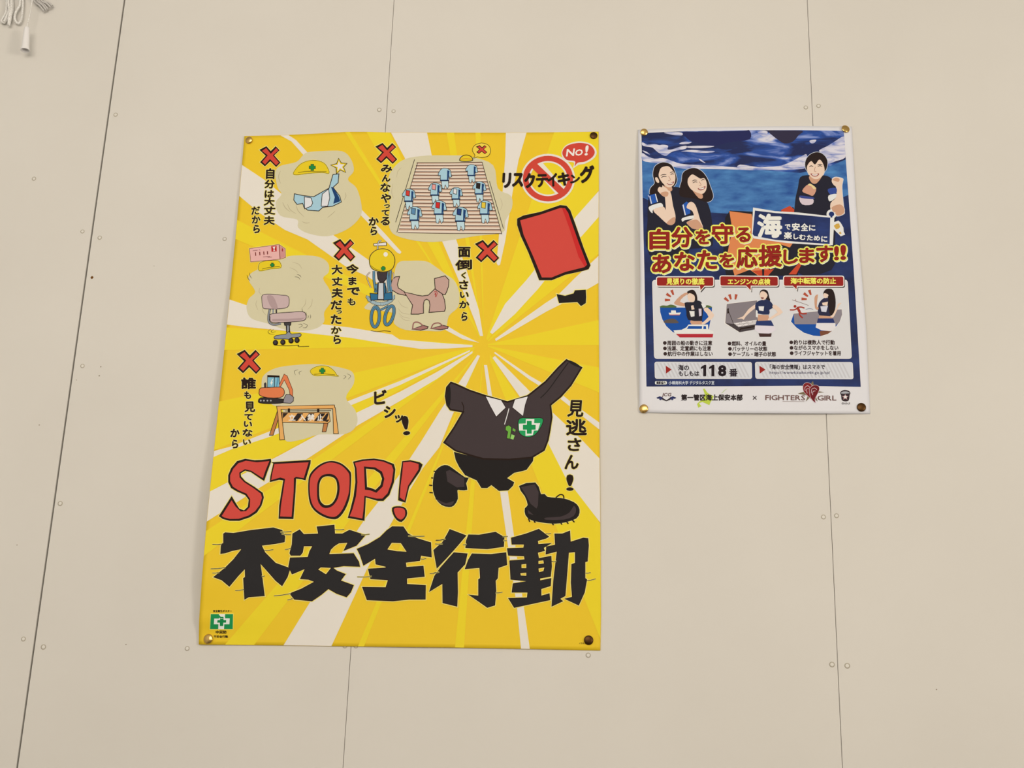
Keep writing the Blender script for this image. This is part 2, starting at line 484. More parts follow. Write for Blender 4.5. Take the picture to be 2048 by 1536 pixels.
# ================================================================== the yellow safety poster
GOLD, LEMON, CREAM, BEIGE = (233, 189, 40), (234, 203, 42), (228, 214, 195), (211, 196, 156)
INK, INKB, RED, CARD, BLK = (38, 24, 18), (50, 20, 14), (205, 68, 52), (207, 72, 60), (42, 39, 38)
HALO = (246, 214, 120)
P1 = empty('safety_poster', (-0.39, 0.0, on_wall(800, 1294)[2]))
tag(P1, 'large yellow sunburst poster with red STOP! lettering and thick black headline, pinned to the wall', 'poster')
L_EDGE = [(488.8, 272), (470.5, 480), (448.5, 700), (430, 880), (413.5, 1040), (403.5, 1160), (398.2, 1240), (397.5, 1289)]
R_EDGE = [(1197.3, 263.2), (1197.8, 379), (1197, 567), (1198.3, 750), (1199.3, 915), (1200.7, 1044), (1202, 1231), (1200.8, 1301)]
T_EDGE = [(488.8, 272), (561, 270.5), (620, 267.8), (660.7, 265.6), (694, 263.6), (733, 263.6), (782, 265), (854, 265), (1011.7, 265.4), (1053, 265), (1120, 264.3), (1197.3, 263.2)]
B_EDGE = [(397.5, 1289), (567, 1291), (700, 1292.8), (800, 1294), (910, 1295.2), (1042, 1297.8), (1120, 1299.5), (1200.8, 1301)]
sheet('paper', SL, P1, T_EDGE, R_EDGE, B_EDGE, L_EDGE, mat(GOLD, rough=0.5, spec=0.12))
def tab_at(edge, t, axis):
    e = sorted(edge, key=lambda p: p[axis])
    for a, b in zip(e, e[1:]):
        if t <= b[axis]:
            k = (t - a[axis]) / (b[axis] - a[axis]); return a[1 - axis] + (b[1 - axis] - a[1 - axis]) * k
    return e[-1][1 - axis]
def Lp(y): return (tab_at(L_EDGE, y, 1) + 0.4, y)
def Rp(y): return (tab_at(R_EDGE, y, 1) - 0.4, y)
def Tp(x): return (x, tab_at(T_EDGE, x, 0) + 0.4)
def Bp(x): return (x, tab_at(B_EDGE, x, 0) - 0.4)
C0 = (968, 690)
def near(p, q=C0, k=0.97): return (p[0] + (q[0] - p[0]) * k, p[1] + (q[1] - p[1]) * k)
def wedge(a, b, color, lev, k=0.965):
    Part('sunburst_ray', SL, P1).poly([a, b, near(b, k=k), near(a, k=k)], color, lev).build()
for a, b in ((Tp(690), Tp(700)), (Tp(733), Tp(780)), (Tp(893), Tp(908)), (Tp(951), Tp(961)), (Rp(433), Rp(508)), (Rp(640), Rp(690)), (Rp(735), Rp(785)),
             (Lp(803), Lp(900)), (Lp(914), Lp(983)), (Lp(1062), Lp(1112)), (Lp(440), Lp(478)), (Bp(450), Bp(508)), (Bp(910), Bp(928)), (Bp(716), Bp(728)), (Lp(655), Lp(700))):
    wedge(a, b, LEMON, 1)
Part('sunburst_ray', SL, P1).poly([Tp(1108), Tp(1150), (1196.6, 263.8), Rp(320), Rp(380), near(Rp(380)), near(Tp(1108))], LEMON, 1).build()
Part('sunburst_ray', SL, P1).poly([Rp(1048), Rp(1150), Rp(1278), near(Rp(1278), k=.95), near(Rp(1048), k=.95)], LEMON, 1).build()
cream = [
    [Lp(330), (527.9, 359), (561, 386), (612, 425), (665, 469), (737, 520), (810, 585), (885, 646), (921, 668), near((921, 668), k=.8),
     (925, 678), (893, 661), (820, 612), (737, 554), (690, 532), (659, 510), (615, 479), (570, 460), (518, 425), Lp(392)],
    [Lp(599), (491.6, 610), (560, 628), (641, 648), (700, 655), (784, 669), (799, 679), (895, 687), (945, 690), (945, 694), (895, 697), (842, 698), (801, 692), (700, 675.5), (640, 669), (602, 664.7), (491, 653.8), Lp(649)],
    [Lp(902), (462, 893), (554, 857), (640, 824), (800, 762), (940, 700), (940, 703), (800, 770), (640, 836), (535.6, 875), (462, 899), Lp(914)],
    [Lp(983), (445, 970), (500, 941), (560.6, 910), (638.8, 867.5), (714, 825), (801, 783), (872, 745), (945, 702), (945, 706), (875, 757), (796.5, 804), (715, 851), (676, 877), (621.6, 913), (520, 975), Lp(1043)],
    [Bp(567), (598, 1240), (660, 1140), (713, 1063), (732, 1035), (795, 955), (844, 880), (880, 822), (955, 710), (960, 712), (905, 830), (879, 894), (846, 936), (818, 983), (781, 1049), (734, 1138), (687, 1240), Bp(663)],
    [Bp(1042), (1034, 1216), (1000, 983), (968, 730), (974, 730), (1015.6, 983), (1048, 1216), Bp(1059.6)],
    [Rp(917), (1164, 880), (1116, 835), (1060, 783), (990, 712), (985, 716), (1050, 808), (1098, 890), (1131, 955), (1174, 1011), Rp(1045)],
    [Rp(845), (1150, 810), (1121, 787), (1060, 752), (990, 704), (988, 706), (1060, 760), (1116, 794), Rp(859)],
    [Rp(382), (1152, 433), (1105, 495), (1053, 560), (1010, 608), (980, 665), (985, 668), (1030, 628), (1076, 578), (1130, 510), Rp(434)],
    [Rp(512), (1150, 556), (1116, 590), (1091, 606), (990, 678), (992, 682), (1093, 623), (1127, 606), Rp(566)],
    [Tp(782), (808, 313), (850, 400), (884, 482), (915, 555), (949, 640), (960, 672), (966, 672), (958, 621), (933, 540), (911.6, 477), (885, 390), (863, 308), Tp(854)],
    [Tp(1011.7), (1010.5, 313), (1004, 400), (998, 470), (993, 526), (996, 531), (1000, 530), (1010.5, 482), (1025, 386), (1037, 321), Tp(1053)],
    [Tp(561), (583, 283), (606, 309), (660, 365), (719, 428), (760, 470), (794, 505), (800, 508), (803, 504), (765, 462), (724, 420), (665, 355), (614, 304), (592, 280), Tp(577)],
]
for c in cream:
    Part('sunburst_ray', SL, P1).poly(c, CREAM, 2).build()

# --- pale clouds behind the little scenes, with movement marks
BLOBS = [('A', [(850, 360), (900, 330), (1050, 318), (1250, 320), (1340, 400), (1370, 520), (1310, 610), (1400, 700), (1450, 880), (1430, 1000), (1300, 1120), (1100, 1190), (900, 1160), (800, 1100), (790, 1020), (620, 980), (570, 850), (630, 760), (590, 690), (565, 540), (620, 470), (780, 430)]),
         ('B', [(230, 480), (330, 340), (500, 295), (750, 290), (900, 300), (1090, 370), (1130, 560), (1235, 620), (1245, 720), (1190, 830), (1170, 920), (950, 950), (600, 1000), (330, 960), (240, 880), (245, 700)]),
         ('C', [(830, 350), (1000, 325), (1250, 340), (1380, 420), (1390, 540), (1320, 620), (1400, 760), (1430, 900), (1335, 1050), (1330, 1180), (1200, 1270), (900, 1290), (620, 1200), (400, 1130), (340, 1000), (370, 880), (450, 790), (370, 650), (390, 560), (560, 470)]),
         ('D', [(990, 430), (1150, 395), (1350, 400), (1450, 450), (1600, 560), (1720, 650), (1780, 800), (1770, 980), (1650, 1100), (1590, 1280), (1350, 1290), (1100, 1280), (950, 1200), (930, 1060), (610, 1020), (600, 950), (900, 700)]),
         ('E', [(660, 560), (690, 450), (840, 360), (1100, 320), (1400, 310), (1700, 360), (1830, 420), (1840, 560), (1740, 740), (1860, 900), (1880, 1080), (1740, 1200), (1400, 1210), (1150, 1280), (950, 1270), (930, 900), (800, 830), (680, 700)])]
for vw, b in BLOBS:
    Part('pale_cloud', SL, P1).poly(smooth(W(vw, b), 4), BEIGE, 3).build()
for vw, arcs, c, wd in (('A', [[(640, 840), (670, 900), (720, 940)], [(690, 860), (720, 920), (780, 960)], [(840, 1040), (880, 1055), (920, 1050)], [(1280, 740), (1290, 780), (1270, 820)], [(780, 870), (800, 930), (860, 990)], [(1100, 1000), (1150, 960), (1180, 930)], [(620, 520), (600, 580), (620, 650)]], (178, 160, 122), 1.0),
                        ('C', [[(925, 410), (1010, 440), (1050, 500)], [(890, 480), (960, 510), (1000, 550)], [(470, 900), (460, 960), (490, 1030)], [(510, 740), (500, 790), (530, 830)], [(1180, 880), (1170, 960), (1120, 1020)], [(1100, 880), (1090, 950), (1050, 1000)], [(540, 980), (550, 1040), (590, 1090)]], (186, 168, 130), 1.0),
                        ('C', [[(345, 575), (360, 620), (385, 650)], [(380, 545), (385, 590), (410, 620)], [(955, 600), (1000, 605), (1025, 635)], [(985, 570), (1020, 580), (1040, 605)], [(1000, 1210), (1040, 1205), (1050, 1230), (1010, 1250)], [(1060, 1195), (1115, 1215), (1100, 1250), (1060, 1250)], [(655, 1265), (615, 1300), (640, 1330), (700, 1335)], [(690, 1270), (655, 1295), (670, 1310), (715, 1300)],
                               [(1050, 1000), (1055, 1040), (1065, 1070)], [(1100, 1050), (1105, 1090), (1100, 1110)], [(1125, 1090), (1130, 1110), (1122, 1130)], [(1155, 1080), (1160, 1110), (1152, 1135)]], INK, 0.9),
                        ('D', [[(1000, 900), (1050, 970), (1130, 1000)], [(1000, 1000), (1050, 1060), (1150, 1080)], [(1010, 1060), (1060, 1110), (1150, 1130)], [(1020, 1100), (1080, 1150), (1150, 1155)]], (186, 168, 130), 0.9),
                        ('E', [[(1130, 380), (1080, 400), (1095, 450)], [(1175, 395), (1140, 415), (1150, 445)], [(1710, 450), (1740, 470), (1705, 500)], [(1750, 430), (1800, 460), (1765, 505)]], INK, 0.8),
                        ('B', [[(340, 390), (310, 420), (300, 470)], [(270, 520), (260, 590), (275, 640)], [(1150, 640), (1165, 690), (1150, 740)]], (186, 168, 130), 0.9)):
    for a in arcs: Part('movement_mark', SL, P1).stroke(smooth(W(vw, a), 5, False), wd, c, 4, taper=True).build()

# --- red crosses
XO = [(403, 305), (475, 268), (520, 318), (570, 268), (610, 310), (555, 362), (620, 435), (575, 482), (515, 422), (460, 475), (410, 432), (468, 367)]
XI = [(430, 316), (473, 287), (520, 346), (575, 287), (597, 312), (540, 362), (604, 435), (575, 464), (512, 400), (462, 456), (432, 428), (489, 362)]
def cross(vw, bb):
    def mp(pts): return W(vw, [(bb[0] + (x - 403) / 217 * (bb[2] - bb[0]), bb[1] + (y - 268) / 214 * (bb[3] - bb[1])) for x, y in pts])
    p = Part('red_cross_mark', SL, P1)
    p.poly(offset(mp(XO), 1.2), HALO, 5).poly(mp(XO), INK, 6).poly(mp(XI), RED, 7).build()
for vw, bb in (('A', (403, 268, 620, 482)), ('A', (1590, 235, 1815, 450)), ('A', (1155, 1218, 1385, 1450)), ('B', (940, 982, 1140, 1172)), ('E', (340, 125, 655, 435))):
    cross(vw, bb)

# --- vertical brush captions
def caption(name, vw, items, lev=6, bold=0.042, halo=True, jit=0.05):
    p = Part(name, SL, P1)
    for ch, x0, y0, x1, y1 in items:
        (a, b), (c, d) = W(vw, [(x0, y0), (x1, y1)])
        p.glyph(ch, (a, b, c, d), INK, lev, (bold * .3 if ch == '!' else bold) + random.uniform(-.004, .006), rot=random.uniform(-jit, jit), shear=random.uniform(-.03, .10),
                halo=HALO if halo else None, halo_px=1.1)
    return p.build()
caption('caption', 'A', [('自', 470, 492, 560, 605), ('分', 455, 612, 562, 702), ('は', 455, 718, 555, 795), ('大', 450, 795, 560, 880), ('丈', 450, 885, 570, 970), ('夫', 445, 983, 562, 1075),
                         ('だ', 320, 885, 410, 970), ('か', 325, 978, 415, 1060), ('ら', 340, 1072, 410, 1160)])
caption('caption', 'B', [('み', 170, 366, 266, 430), ('ん', 178, 446, 250, 506), ('な', 165, 516, 250, 590), ('や', 170, 602, 256, 680), ('っ', 196, 690, 246, 722), ('て', 176, 736, 242, 786), ('る', 168, 792, 246, 864),
                         ('か', 70, 796, 155, 866), ('ら', 85, 872, 142, 945)])
caption('caption', 'C', [('今', 1610, 437, 1776, 560), ('ま', 1642, 600, 1750, 705), ('で', 1625, 736, 1795, 835), ('も', 1630, 870, 1736, 966), ('大', 1425, 445, 1570, 570), ('丈', 1430, 600, 1570, 716), ('夫', 1425, 740, 1576, 870),
                         ('だ', 1415, 900, 1566, 1020), ('っ', 1488, 1028, 1562, 1072), ('た', 1415, 1080, 1556, 1205), ('か', 1420, 1235, 1556, 1328), ('ら', 1450, 1342, 1550, 1462)])
caption('caption', 'D', [('面', 1765, 215, 1930, 350), ('倒', 1728, 380, 1950, 512), ('く', 1806, 538, 1870, 622), ('さ', 1778, 642, 1900, 760), ('い', 1788, 790, 1906, 872), ('か', 1780, 905, 1912, 1002), ('ら', 1810, 1048, 1890, 1166)])
caption('caption', 'E', [('誰', 395, 480, 592, 630), ('も', 436, 655, 526, 756), ('見', 440, 786, 578, 925), ('て', 436, 946, 546, 1026), ('い', 430, 1040, 542, 1116), ('な', 415, 1136, 546, 1238), ('い', 420, 1270, 526, 1342),
                         ('か', 260, 1136, 380, 1246), ('ら', 280, 1272, 362, 1390)])
caption('caption', 'F', [('見', 1715, 945, 1842, 1080), ('逃', 1700, 1095, 1868, 1225), ('さ', 1712, 1245, 1822, 1348), ('ん', 1690, 1376, 1802, 1492), ('!', 1700, 1532, 1765, 1660)], bold=0.03, jit=0.02)
caption('caption', 'F', [('ビ', 188, 866, 290, 980), ('シ', 265, 990, 362, 1086), ('ッ', 350, 1062, 420, 1125), ('!', 408, 1070, 470, 1222)], bold=0.045, jit=0.12)

# --- prohibition sign with the words across it, and the NO! bubble
p = Part('prohibition_sign', SL, P1)
def EB(cx, cy, rx, ry, n=44): return W('B', ell(cx, cy, rx, ry, n))
p.poly(EB(1540, 480, 222, 203), CREAM, 4, [EB(1540, 480, 146, 131)])
p.poly(EB(1540, 480, 206, 187), RED, 5, [EB(1540, 480, 160, 144)])
sl = W('B', [(1412, 362), (1456, 330), (1682, 588), (1640, 622)])
p.poly(offset(sl, 4), CREAM, 4.5).poly(W('B', [(1390, 376), (1432, 340), (1694, 590), (1654, 628)]), RED, 6)
p.build()
caption('prohibited_word', 'B', [('リ', 1165, 430, 1238, 560), ('ス', 1248, 432, 1340, 550), ('ク', 1345, 432, 1436, 560), ('テ', 1440, 442, 1542, 552), ('イ', 1535, 432, 1616, 546), ('キ', 1618, 428, 1722, 540), ('ン', 1722, 448, 1802, 522), ('グ', 1800, 368, 1918, 520)], lev=8, bold=0.05, halo=False, jit=0.06)
p = Part('speech_bubble', SL, P1)
p.poly(W('B', smooth([(1650, 270), (1690, 205), (1790, 175), (1890, 195), (1938, 255), (1920, 310), (1850, 355), (1790, 368), (1745, 395), (1752, 350), (1680, 335)], 5)), CREAM, 6)
p.poly(W('B', smooth([(1657, 268), (1695, 212), (1790, 188), (1880, 203), (1922, 255), (1905, 302), (1845, 340), (1785, 350), (1758, 378), (1760, 338), (1690, 325)], 5)), RED, 7)
for ch, b in (('N', (1690, 236, 1758, 296)), ('O', (1762, 240, 1826, 292)), ('!', (1842, 208, 1872, 290))):
    (a, b0), (c, d) = W('B', [b[:2], b[2:]])
    p.glyph(ch, (a, b0, c, d), (240, 232, 222), 8, 0.03, shear=0.22, rot=-0.08)
p.build()

# --- STOP! lettering
def letter(name, vw, blk, red=None, holes_b=(), holes_r=(), sm=0, halo=1.4, ink=INK, lev=6, fill=CARD):
    p = Part(name, SL, P1)
    f = (lambda q: smooth(W(vw, q), sm)) if sm else (lambda q: W(vw, q))
    hb = [f(h) for h in holes_b]
    p.poly(offset(f(blk), halo), HALO, lev - 1, [offset(h, -halo) for h in hb])
    p.poly(f(blk), ink, lev, hb)
    if red: p.poly(f(red), fill, lev + 1, [f(h) for h in holes_r])
    return p.build()
letter('stop_letter', 'G', [(75, 650), (185, 478), (215, 530), (250, 585), (290, 600), (322, 570), (330, 510), (300, 470), (230, 440), (180, 410), (155, 360), (155, 300), (180, 240), (230, 180), (300, 160), (380, 172), (440, 170), (520, 160), (522, 185), (490, 270), (462, 350), (430, 330), (350, 275), (300, 262), (262, 285), (265, 310), (300, 350), (380, 400), (450, 450), (460, 490), (440, 560), (400, 620), (340, 660), (250, 690), (170, 690), (110, 675)],
       [(100, 648), (184, 514), (218, 568), (262, 610), (308, 606), (340, 572), (343, 505), (312, 458), (240, 427), (195, 398), (172, 352), (172, 302), (198, 246), (242, 198), (306, 177), (400, 190), (506, 180), (472, 265), (452, 325), (432, 314), (352, 262), (298, 249), (250, 278), (252, 318), (292, 360), (370, 410), (434, 458), (444, 492), (424, 556), (384, 608), (330, 644), (246, 672), (170, 674), (118, 660)])
letter('stop_letter', 'G', [(520, 190), (860, 170), (858, 200), (815, 345), (780, 335), (735, 330), (730, 440), (712, 675), (585, 672), (590, 560), (625, 345), (590, 340), (510, 360), (515, 310), (540, 200)],
       [(550, 205), (842, 190), (800, 326), (735, 314), (716, 326), (714, 440), (696, 656), (598, 652), (606, 560), (641, 332), (600, 320), (523, 342), (530, 290)])
letter('stop_letter', 'G', [(840, 340), (860, 280), (920, 220), (990, 185), (1060, 180), (1130, 205), (1190, 260), (1205, 300), (1200, 420), (1190, 500), (1150, 600), (1090, 670), (1020, 672), (940, 640), (880, 590), (850, 530), (838, 440)],
       [(853, 345), (873, 290), (930, 232), (1000, 196), (1060, 195), (1125, 220), (1175, 270), (1190, 310), (1188, 420), (1173, 490), (1133, 588), (1078, 650), (1020, 653), (950, 624), (892, 578), (864, 520), (851, 440)],
       [[(932, 400), (942, 350), (965, 320), (1000, 310), (1048, 318), (1078, 350), (1086, 420), (1072, 490), (1040, 540), (1000, 556), (964, 546), (936, 500)]],
       [[(914, 400), (924, 345), (952, 305), (1000, 290), (1058, 298), (1096, 345), (1106, 420), (1090, 500), (1050, 558), (1000, 580), (952, 568), (918, 510)]], sm=3)
letter('stop_letter', 'G', [(1220, 185), (1300, 165), (1400, 158), (1480, 170), (1570, 205), (1582, 250), (1570, 360), (1530, 470), (1480, 520), (1430, 520), (1330, 490), (1325, 590), (1318, 690), (1175, 665), (1195, 600), (1225, 480), (1240, 360), (1235, 240)],
       [(1236, 195), (1310, 178), (1400, 172), (1480, 185), (1550, 215), (1565, 255), (1550, 360), (1515, 455), (1470, 500), (1420, 500), (1318, 476), (1310, 590), (1300, 670), (1192, 650), (1216, 590), (1246, 480), (1258, 360), (1250, 240)],
       [[(1332, 245), (1400, 252), (1450, 285), (1468, 330), (1454, 385), (1413, 425), (1372, 408), (1340, 402), (1337, 330)]],
       [[(1314, 226), (1410, 234), (1468, 270), (1488, 330), (1473, 398), (1420, 450), (1362, 428), (1322, 424), (1318, 330)]])
letter('stop_letter', 'G', [(1640, 180), (1710, 172), (1790, 190), (1815, 210), (1790, 270), (1700, 400), (1668, 535), (1605, 515), (1610, 430), (1625, 280)],
       [(1649, 190), (1710, 185), (1780, 205), (1780, 250), (1690, 390), (1660, 518), (1620, 490), (1625, 400), (1640, 290)])
letter('stop_letter', 'G', [(1553, 580), (1590, 565), (1650, 570), (1680, 600), (1678, 650), (1635, 700), (1590, 680), (1560, 630)],
       [(1570, 587), (1600, 578), (1650, 585), (1665, 610), (1662, 650), (1630, 680), (1595, 660), (1575, 622)], sm=2)

# --- the thick black headline
def kanji(vw, outlines, holes=()):
    p = Part('headline_character', SL, P1)
    for k, o in enumerate(outlines):
        q = W(vw, o); hs = [W(vw, h) for h in holes] if k == 0 else []
        p.poly(offset(q, 2.0), HALO, 5, [offset(h, -2.0) for h in hs])
        p.poly(offset(q, 0.5), INKB, 6, [offset(h, -0.5) for h in hs])
        p.poly(offset(q, -0.8), BLK, 7, [offset(h, 0.8) for h in hs])
    return p.build()
kanji('G', [[(115, 800), (130, 790), (200, 795), (350, 770), (540, 748), (615, 770), (640, 825), (635, 870), (560, 885), (440, 900), (470, 960), (560, 1050), (685, 1095), (660, 1170), (615, 1245), (560, 1200), (490, 1120), (430, 1055), (440, 1130), (455, 1250), (465, 1330), (330, 1340), (295, 1360), (290, 1280), (285, 1180), (300, 1170), (298, 1100), (240, 1160), (165, 1250), (100, 1195), (30, 1170), (130, 1090), (200, 1020), (270, 930), (190, 945), (130, 965), (90, 970), (95, 890), (115, 880)]])
kanji('G', [[(690, 985), (680, 965), (700, 890), (705, 800), (765, 765), (800, 805), (925, 800), (912, 740), (1060, 725), (1065, 800), (1130, 800), (1190, 768), (1325, 812), (1250, 900), (1140, 945), (1175, 875), (1100, 880), (1060, 905), (1030, 935), (1015, 975), (1225, 968), (1270, 1040), (1278, 1080), (1140, 1075), (1050, 1090), (1080, 1115), (1155, 1145), (1115, 1200), (1225, 1240), (1200, 1300), (1165, 1340), (1080, 1310), (1010, 1270), (950, 1320), (870, 1375), (720, 1360), (680, 1310), (780, 1270), (890, 1210), (840, 1190), (770, 1185), (810, 1100), (700, 1145), (670, 1080), (685, 1005), (835, 1000), (850, 950), (875, 905), (800, 905), (790, 960), (770, 985)]],
      [[(920, 1105), (945, 1085), (1035, 1090), (990, 1148)]])
kanji('G', [[(1555, 738), (1650, 740), (1690, 800), (1770, 840), (1885, 875), (1890, 1000), (1800, 985), (1790, 1030), (1670, 1045), (1675, 1085), (1820, 1075), (1830, 1165), (1680, 1180), (1680, 1230), (1840, 1240), (1838, 1360), (1700, 1360), (1560, 1375), (1340, 1365), (1300, 1255), (1500, 1258), (1520, 1195), (1370, 1185), (1350, 1100), (1500, 1090), (1500, 1080), (1415, 1060), (1410, 1010), (1310, 1070), (1280, 980), (1255, 930), (1350, 890), (1450, 830), (1510, 770)]],
      [[(1550, 875), (1630, 878), (1680, 955), (1590, 950), (1510, 935)]])
kanji('H', [[(510, 762), (650, 815), (570, 910), (480, 1010), (400, 1095), (372, 940), (450, 870), (490, 800)],
            [(545, 960), (660, 970), (640, 1060), (575, 1130), (578, 1300), (572, 1420), (450, 1390), (448, 1225), (335, 1295), (380, 1160), (430, 1090), (500, 1010)],
            [(670, 808), (760, 810), (900, 785), (975, 830), (970, 910), (830, 930), (645, 920), (650, 860)],
            [(700, 970), (860, 975), (990, 960), (998, 1065), (925, 1090), (918, 1180), (900, 1200), (905, 1290), (895, 1410), (830, 1430), (760, 1380), (670, 1320), (755, 1330), (755, 1190), (770, 1180), (765, 1090), (640, 1100), (670, 1020)]])
kanji('H', [[(1035, 835), (1160, 800), (1270, 760), (1355, 825), (1330, 840), (1260, 860), (1265, 890), (1380, 880), (1310, 920), (1320, 945), (1260, 960), (1270, 1010), (1375, 990), (1380, 1080), (1370, 1165), (1280, 1180), (1280, 1200), (1375, 1180), (1370, 1245), (1290, 1270), (1290, 1330), (1360, 1310), (1365, 1365), (1060, 1430), (1010, 1350), (1170, 1345), (1175, 1300), (1040, 1300), (1050, 1225), (1165, 1205), (1030, 1190), (1025, 1100), (1020, 1030), (1150, 1020), (1145, 990), (1010, 985), (1000, 925), (1140, 920), (1145, 890), (1040, 890)],
            [(1405, 800), (1470, 800), (1535, 775), (1540, 870), (1650, 835), (1690, 840), (1695, 900), (1685, 1035), (1665, 1040), (1665, 1180), (1680, 1190), (1660, 1300), (1610, 1410), (1490, 1355), (1555, 1340), (1545, 1220), (1550, 1060), (1580, 1050), (1580, 955), (1525, 960), (1510, 1150), (1495, 1330), (1450, 1355), (1475, 1375), (1380, 1420), (1395, 1200), (1425, 950), (1330, 975), (1335, 910), (1410, 895)]],
      [[(1120, 1060), (1165, 1055), (1165, 1095), (1120, 1095)], [(1110, 1135), (1165, 1130), (1165, 1160), (1115, 1158)], [(1265, 1030), (1310, 1025), (1315, 1055), (1265, 1060)], [(1265, 1095), (1320, 1085), (1310, 1120), (1270, 1130)]])
for vw, segs in (('G', [(20, 890, 100, 888), (5, 1100, 130, 1088), (20, 1135, 80, 1130), (215, 1285, 290, 1275), (600, 785, 695, 778), (610, 800, 690, 808), (440, 1163, 468, 1159), (465, 942, 540, 935), (545, 1330, 690, 1310), (660, 1365, 705, 1352), (640, 935, 690, 922), (1065, 765, 1145, 762), (1290, 808, 1362, 803), (1255, 1168, 1380, 1164), (1690, 818, 1830, 820), (1795, 1015, 1845, 1012), (1880, 1140, 1925, 1130), (1930, 857, 2010, 845)]),
                 ('H', [(390, 857, 465, 846), (385, 887, 450, 884), (622, 894, 655, 888), (960, 822, 1005, 822), (965, 857, 995, 857), (1330, 800, 1375, 796), (1380, 1035, 1420, 1035), (1665, 1136, 1712, 1131), (1680, 1200, 1756, 1184), (900, 1305, 960, 1298), (340, 1141, 420, 1125)])):
    for a, b, c, d in segs:
        q = W(vw, [(a, b), ((a + c) / 2, (b + d) / 2 + 3), (c, d)])
        Part('speed_line', SL, P1).stroke(q, 2.6, HALO, 8).stroke(q, 1.25, INK, 9).build()

# --- the red card and the referee's clothes (only the things worn or held)
CLOTH, CLOTHB = (66, 54, 53), (34, 29, 27)
p = Part('red_card', SL, P1)
p.poly(offset(W('B', [(1290, 810), (1340, 785), (1480, 755), (1640, 700), (1690, 705), (1720, 740), (1760, 850), (1830, 1050), (1885, 1190), (1870, 1220), (1820, 1235), (1680, 1265), (1570, 1310), (1470, 1310), (1440, 1230), (1380, 1080), (1320, 950), (1290, 860)]), 1.4), HALO, 5)
p.poly(offset(W('B', [(1290, 810), (1340, 785), (1480, 755), (1640, 700), (1690, 705), (1720, 740), (1760, 850), (1830, 1050), (1885, 1190), (1870, 1220), (1820, 1235), (1680, 1265), (1570, 1310), (1470, 1310), (1440, 1230), (1380, 1080), (1320, 950), (1290, 860)]), 0.8), INK, 6)
p.poly(W('B', [(1312, 822), (1480, 775), (1640, 720), (1680, 722), (1705, 760), (1790, 1000), (1860, 1185), (1840, 1205), (1680, 1245), (1570, 1290), (1490, 1290), (1420, 1120), (1340, 940)]), CARD, 7)
p.poly(W('B', [(1655, 722), (1682, 724), (1705, 762), (1790, 1000), (1858, 1185), (1842, 1203), (1790, 1120), (1720, 900)]), (199, 42, 40), 8)
p.build('red referee card')
p = Part('wristband', SL, P1)
q = W('B', [(1610, 1425), (1680, 1440), (1750, 1420), (1760, 1395), (1850, 1390), (1853, 1450), (1850, 1500), (1810, 1525), (1780, 1492), (1630, 1500)])
p.poly(offset(q, 1.4), HALO, 5).poly(q, CLOTHB, 6).build()
p = Part('jersey', SL, P1)
q = W('F', [(762, 845), (795, 806), (830, 818), (940, 868), (1070, 912), (1240, 960), (1400, 912), (1540, 800), (1640, 690), (1705, 628), (1825, 690), (1740, 830), (1660, 920), (1580, 985), (1590, 1080), (1575, 1180), (1560, 1260), (1530, 1340), (1430, 1400), (1250, 1415), (1050, 1410), (960, 1385), (830, 1345), (740, 1280), (820, 1160), (890, 1040), (790, 1022), (764, 985), (752, 915)])
p.poly(offset(q, 2.6), HALO, 7).poly(offset(q, 1.4), INK, 8).poly(offset(q, -2.0), CLOTH, 9)
p.poly(W('F', ell(778, 918, 16, 88, 20, .03)), CLOTHB, 10).poly(W('F', ell(1765, 660, 58, 12, 20, .48)), CLOTHB, 10)
p.stroke(smooth(W('F', [(880, 960), (895, 1000), (892, 1040)]), 4, False), 1.8, INK, 10)
p.stroke(smooth(W('F', [(1720, 650), (1640, 760), (1560, 870), (1500, 930)]), 4, False), 1.8, CLOTHB, 10)
jersey = p.build('dark referee jersey')
p = Part('collar', SL, P1)
for c in ([(1070, 918), (1105, 990), (1152, 1075), (1225, 1005), (1190, 948)], [(1400, 918), (1378, 985), (1362, 1070), (1280, 1003), (1300, 942)]):
    p.poly(offset(W('F', c), 1.2), INK, 10).poly(W('F', c), (226, 216, 208), 11)
child_of(jersey, p.build('white collar'))
p = Part('whistle', SL, P1)
p.stroke(W('F', [(1252, 1010), (1240, 1060), (1215, 1140)]), 3.4, INK, 11); p.stroke(W('F', [(1252, 1012), (1240, 1060), (1217, 1138)]), 1.8, (226, 216, 208), 12)
p.poly(offset(W('F', [(1228, 1155), (1250, 1145), (1270, 1160), (1268, 1190), (1258, 1250), (1236, 1246), (1245, 1195), (1226, 1180)]), 1.0), INK, 11)
p.poly(W('F', [(1228, 1155), (1250, 1145), (1270, 1160), (1268, 1190), (1258, 1250), (1236, 1246), (1245, 1195), (1226, 1180)]), (108, 168, 62), 12)
p.poly(W('F', [(1284, 1166), (1305, 1180), (1300, 1196), (1280, 1185)]), (108, 168, 62), 12).poly(W('F', [(1272, 1215), (1298, 1225), (1286, 1258), (1262, 1248)]), (150, 200, 100), 12)
child_of(jersey, p.build('green whistle'))
p = Part('badge', SL, P1)
q = W('F', smooth([(1340, 1092), (1430, 1090), (1515, 1092), (1505, 1150), (1455, 1218), (1395, 1236), (1340, 1208), (1326, 1150)], 3))
p.poly(offset(q, 1.2), INK, 10).poly(q, (38, 150, 84), 11)
p.poly(W('F', [(1385, 1095), (1452, 1095), (1450, 1128), (1498, 1128), (1480, 1185), (1448, 1186), (1440, 1222), (1382, 1228), (1382, 1186), (1332, 1186), (1330, 1132), (1385, 1130)]), (230, 224, 214), 12)
p.poly(W('F', plus(1412, 1160, 50, 19)), (24, 140, 74), 13)
child_of(jersey, p.build('green cross shield badge'))
p = Part('shorts', SL, P1)
